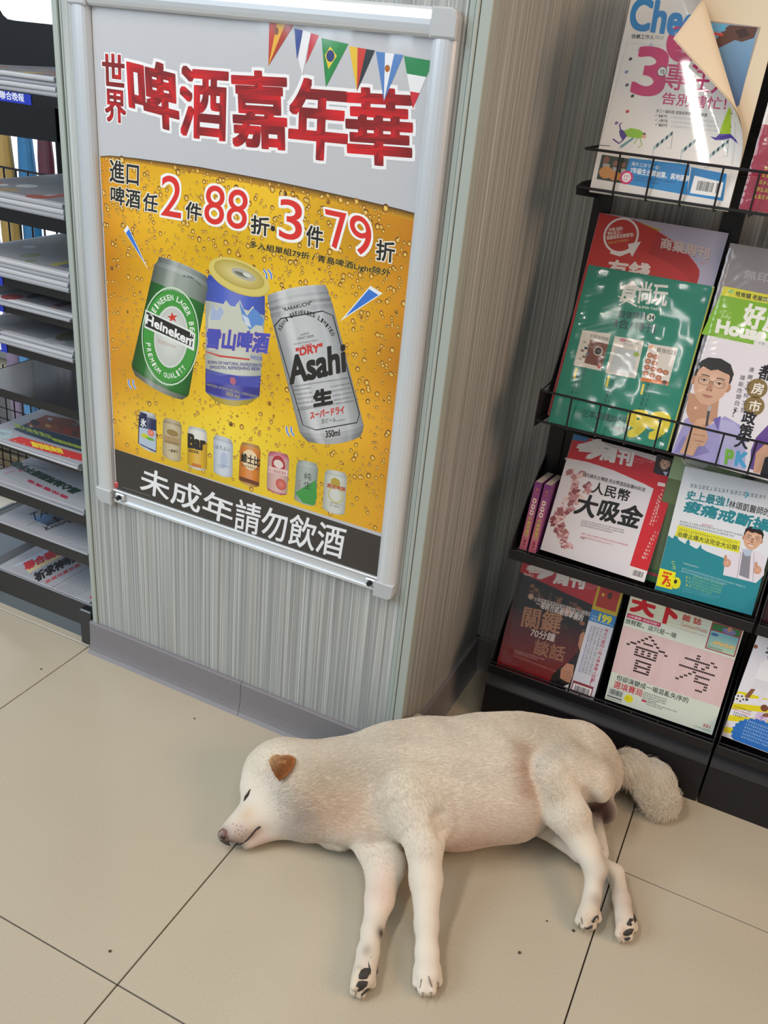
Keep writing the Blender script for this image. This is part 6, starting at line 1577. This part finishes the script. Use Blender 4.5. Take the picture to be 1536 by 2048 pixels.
wk.build('whisker_spots', mat('whisker_dot', '5a4a4a', .7), dog, kind='stuff')

# folded ear: a thin flap standing off the head, tip hanging towards the cheek
er = [(538, 1520), (545, 1512), (554, 1509), (563, 1511), (573, 1511), (583, 1512), (592, 1518), (593, 1529), (586, 1543), (574, 1557), (564, 1564), (556, 1557), (547, 1543), (541, 1529)]
O_ = [on_dog(x, y, .002) for x, y in er]; c = np.mean(O_, 0); nv = np.array([-.15, -.55, .82]); n = len(er)
lift = [.002, .002, .002, .002, .003, .005, .006, .009, .010, .011, .011, .010, .007, .004]
top = [q + nv * l for q, l in zip(O_, lift)]; bot = [q + nv * (l - .0035) for q, l in zip(O_, lift)]; mid_ = [c + (q - c) * .5 + nv * .002 for q in top]; 
vs = bot + top + mid_ + [c + nv * .0085]; fs = [(i, (i + 1) % n, n + (i + 1) % n, n + i) for i in range(n)] + [(n + i, n + (i + 1) % n, 2 * n + (i + 1) % n, 2 * n + i) for i in range(n)] + [(2 * n + i, 2 * n + (i + 1) % n, 3 * n) for i in range(n)] + [tuple(range(n - 1, -1, -1))]
ear = MB().add(vs, fs).build('ear', print_mat('dog_fur'), dog, smooth=True, label='folded tan ear flap')
EC = lambda X: (lambda d, e: np.clip(np.outer(1 - e, np.array(hx('a4683a'))) * 1 + np.outer(e, np.array(hx('d2b088'))), 0, 1))(0, np.exp(-(np.linalg.norm(np.atleast_2d(X) - np.array(O_[1]), axis=1) / .024) ** 2) * .95)
eca = ear.data.color_attributes.new('ink', 'FLOAT_COLOR', 'POINT'); e4 = np.ones((len(ear.data.vertices), 4), np.float32); e4[:, :3] = EC(np.array([v.co for v in ear.data.vertices])) * .9; eca.data.foreach_set('color', e4.ravel())
# fur on the ear
ev = np.array(top + mid_ + [c + nv * .0085]); rg = np.random.default_rng(9); m_ = 6000; ti = rg.integers(0, n, m_); u1, u2 = rg.random(m_), rg.random(m_)
tp, md = np.array(top), np.array(mid_); inner = rg.random(m_) < .3
X = np.where(inner[:, None], (c + nv * .0085) * (1 - u1[:, None]) + (md[ti] * (1 - u2[:, None]) + md[(ti + 1) % n] * u2[:, None]) * u1[:, None],
             (tp[ti] * (1 - u2[:, None]) + tp[(ti + 1) % n] * u2[:, None]) * u1[:, None] + (md[ti] * (1 - u2[:, None]) + md[(ti + 1) % n] * u2[:, None]) * (1 - u1[:, None]))
tipd = np.array(O_[10]) + nv * .010 - X; tipd /= np.linalg.norm(tipd, axis=1)[:, None] + 1e-6
Dr = tipd * .8 + nv * .25 + rg.normal(0, .15, X.shape); pts = np.stack([X, X + Dr * .0028, X + Dr * .0056], 1).astype(np.float32)
hc = bpy.data.hair_curves.new('ear_fur'); hc.add_curves([3] * m_); hc.attributes['position'].data.foreach_set('vector', pts.ravel())
ra = hc.attributes.new('radius', 'FLOAT', 'POINT'); ra.data.foreach_set('value', np.tile([.0003, .0002, .0001], m_).astype(np.float32))
co = hc.attributes.new('ink', 'FLOAT_COLOR', 'CURVE'); cc_ = np.ones((m_, 4), np.float32); f_ = np.clip(np.linalg.norm(X - np.array(O_[10]), axis=1) / .05, 0, 1)[:, None]
cc_[:, :3] = np.clip(EC(X) * (.75 + .35 * f_) * rg.uniform(.8, 1.25, (m_, 1)), 0, 1); co.data.foreach_set('color', cc_.ravel())
hc.materials.append(print_mat('dog_fur')); eo = bpy.data.objects.new('ear_fur', hc); COL.objects.link(eo); put(eo, ear); eo['kind'] = 'stuff'

# paw pads: sole of the lower front paw and of the hind paws
for name, px in (('paw_pad', [(735, 1914), (742, 1912), (748, 1922), (755, 1932), (756, 1944), (750, 1955), (743, 1956), (739, 1946), (737, 1932)]),
                 ('paw_pad', [(717, 1950), (722, 1940), (730, 1935), (738, 1936), (739, 1948), (734, 1958), (726, 1959), (718, 1958)]),
                 ('paw_pad', [(712, 1972), (716, 1962), (726, 1961), (736, 1963), (734, 1972), (726, 1980), (716, 1984)]),
                 ('paw_pad', [(721, 1990), (728, 1982), (738, 1973), (744, 1968), (742, 1976), (732, 1986), (724, 1992)]),
                 ('paw_pad', [(1183, 1843), (1190, 1833), (1196, 1830), (1198, 1838), (1193, 1845), (1187, 1848)]),
                 ('paw_pad', [(1166, 1857), (1176, 1853), (1186, 1850), (1184, 1857), (1174, 1860)]),
                 ('paw_pad', [(1254, 1846), (1260, 1836), (1266, 1838), (1268, 1848), (1262, 1852), (1254, 1851)]),
                 ('paw_pad', [(1265, 1824), (1270, 1830), (1274, 1840), (1271, 1846), (1267, 1838)]),
                 ('paw_pad', [(1246, 1868), (1252, 1860), (1260, 1857), (1268, 1858), (1264, 1868), (1256, 1872), (1248, 1871)]),
                 ('paw_pad', [(1249, 1876), (1258, 1874), (1262, 1876), (1256, 1882), (1250, 1881)])):
    blob(name, px, .0025, PAD)
def claw(x, y, dx, dy):
    a = on_dog(x, y, .0); b = on_dog(x + dx * .5, y + dy * .5, .001) if False else a + (P(x + dx * .6, y + dy * .6, .004) - P(x, y, .004)); b[2] = max(.003, a[2] - .006)
    MB().tube([a, (a + b) / 2 + np.array([0, 0, .001]), b], [.0018, .0013, .0005], 7).build('claw', CLAW, dog, smooth=True)
for q in ((846, 1985, -1, 10), (862, 1984, 2, 11), (834, 1968, -2, 9), (876, 1964, 4, 9), (712, 1984, -2, 10), (724, 1990, -1, 10), (1160, 1846, -3, 9), (1170, 1854, -1, 9), (1244, 1878, -2, 8), (1240, 1866, -4, 6)): claw(*q)
for q in (((857, 1952), (860, 1962), (864, 1974)), ((842, 1958), (842, 1966), (840, 1976)), ((1173, 1828), (1175, 1838), (1179, 1845)), ((1163, 1832), (1163, 1840), (1165, 1848))):
    ribbon('toe_gap_shade', q, [.0005, .0012, .0008], mat('toe_gap_shade', '8a7a70', .8), .0004)  # dark strips added to paint the shade between the toes

# crumbs and specks lying on the floor
for k, (x, y, r, lab) in enumerate(((1147, 1861, .0022, 'dark crumb beside the raised hind paw'), (1094, 1842, .0014, 'tiny dark speck on the tile left of the hind paws'), (1039, 1905, .0022, 'faint brown crumb on the tile below the hind paws'),
                                    (389, 1437, .0016, 'small speck below the grey skirting seam'), (82, 1338, .0018, 'tiny dark speck on the tile near the newspaper rack foot'), (897, 1418, .0026, 'brown crumb at the side skirting behind the dog'),
                                    (220, 1902, .0020, 'small brown speck on the tile above the grout crossing'), (906, 1345, .002, 'x'))):
    if lab == 'x': continue
    c = at(x, y, 'z', r * .5); b = MB(); rr = random.Random(k); n = 7; vs = []
    for j, zz in enumerate((0.0, .5, 1.0)):
        for i in range(n): a = 2 * math.pi * i / n; q = r * (1.0, 1.1, .5)[j] * rr.uniform(.8, 1.25); vs.append((c[0] + q * math.cos(a), c[1] + q * math.sin(a), zz * r * 1.2 + .0002))
    fs = [(j * n + i, j * n + (i + 1) % n, (j + 1) * n + (i + 1) % n, (j + 1) * n + i) for j in (0, 1) for i in range(n)] + [tuple(range(n))[::-1], tuple(range(2 * n, 3 * n))]
    o = b.add(vs, fs).build('crumb', mat('crumb', '4a3c30', .9)); tag(o, lab, 'crumb', 'crumbs on the floor')
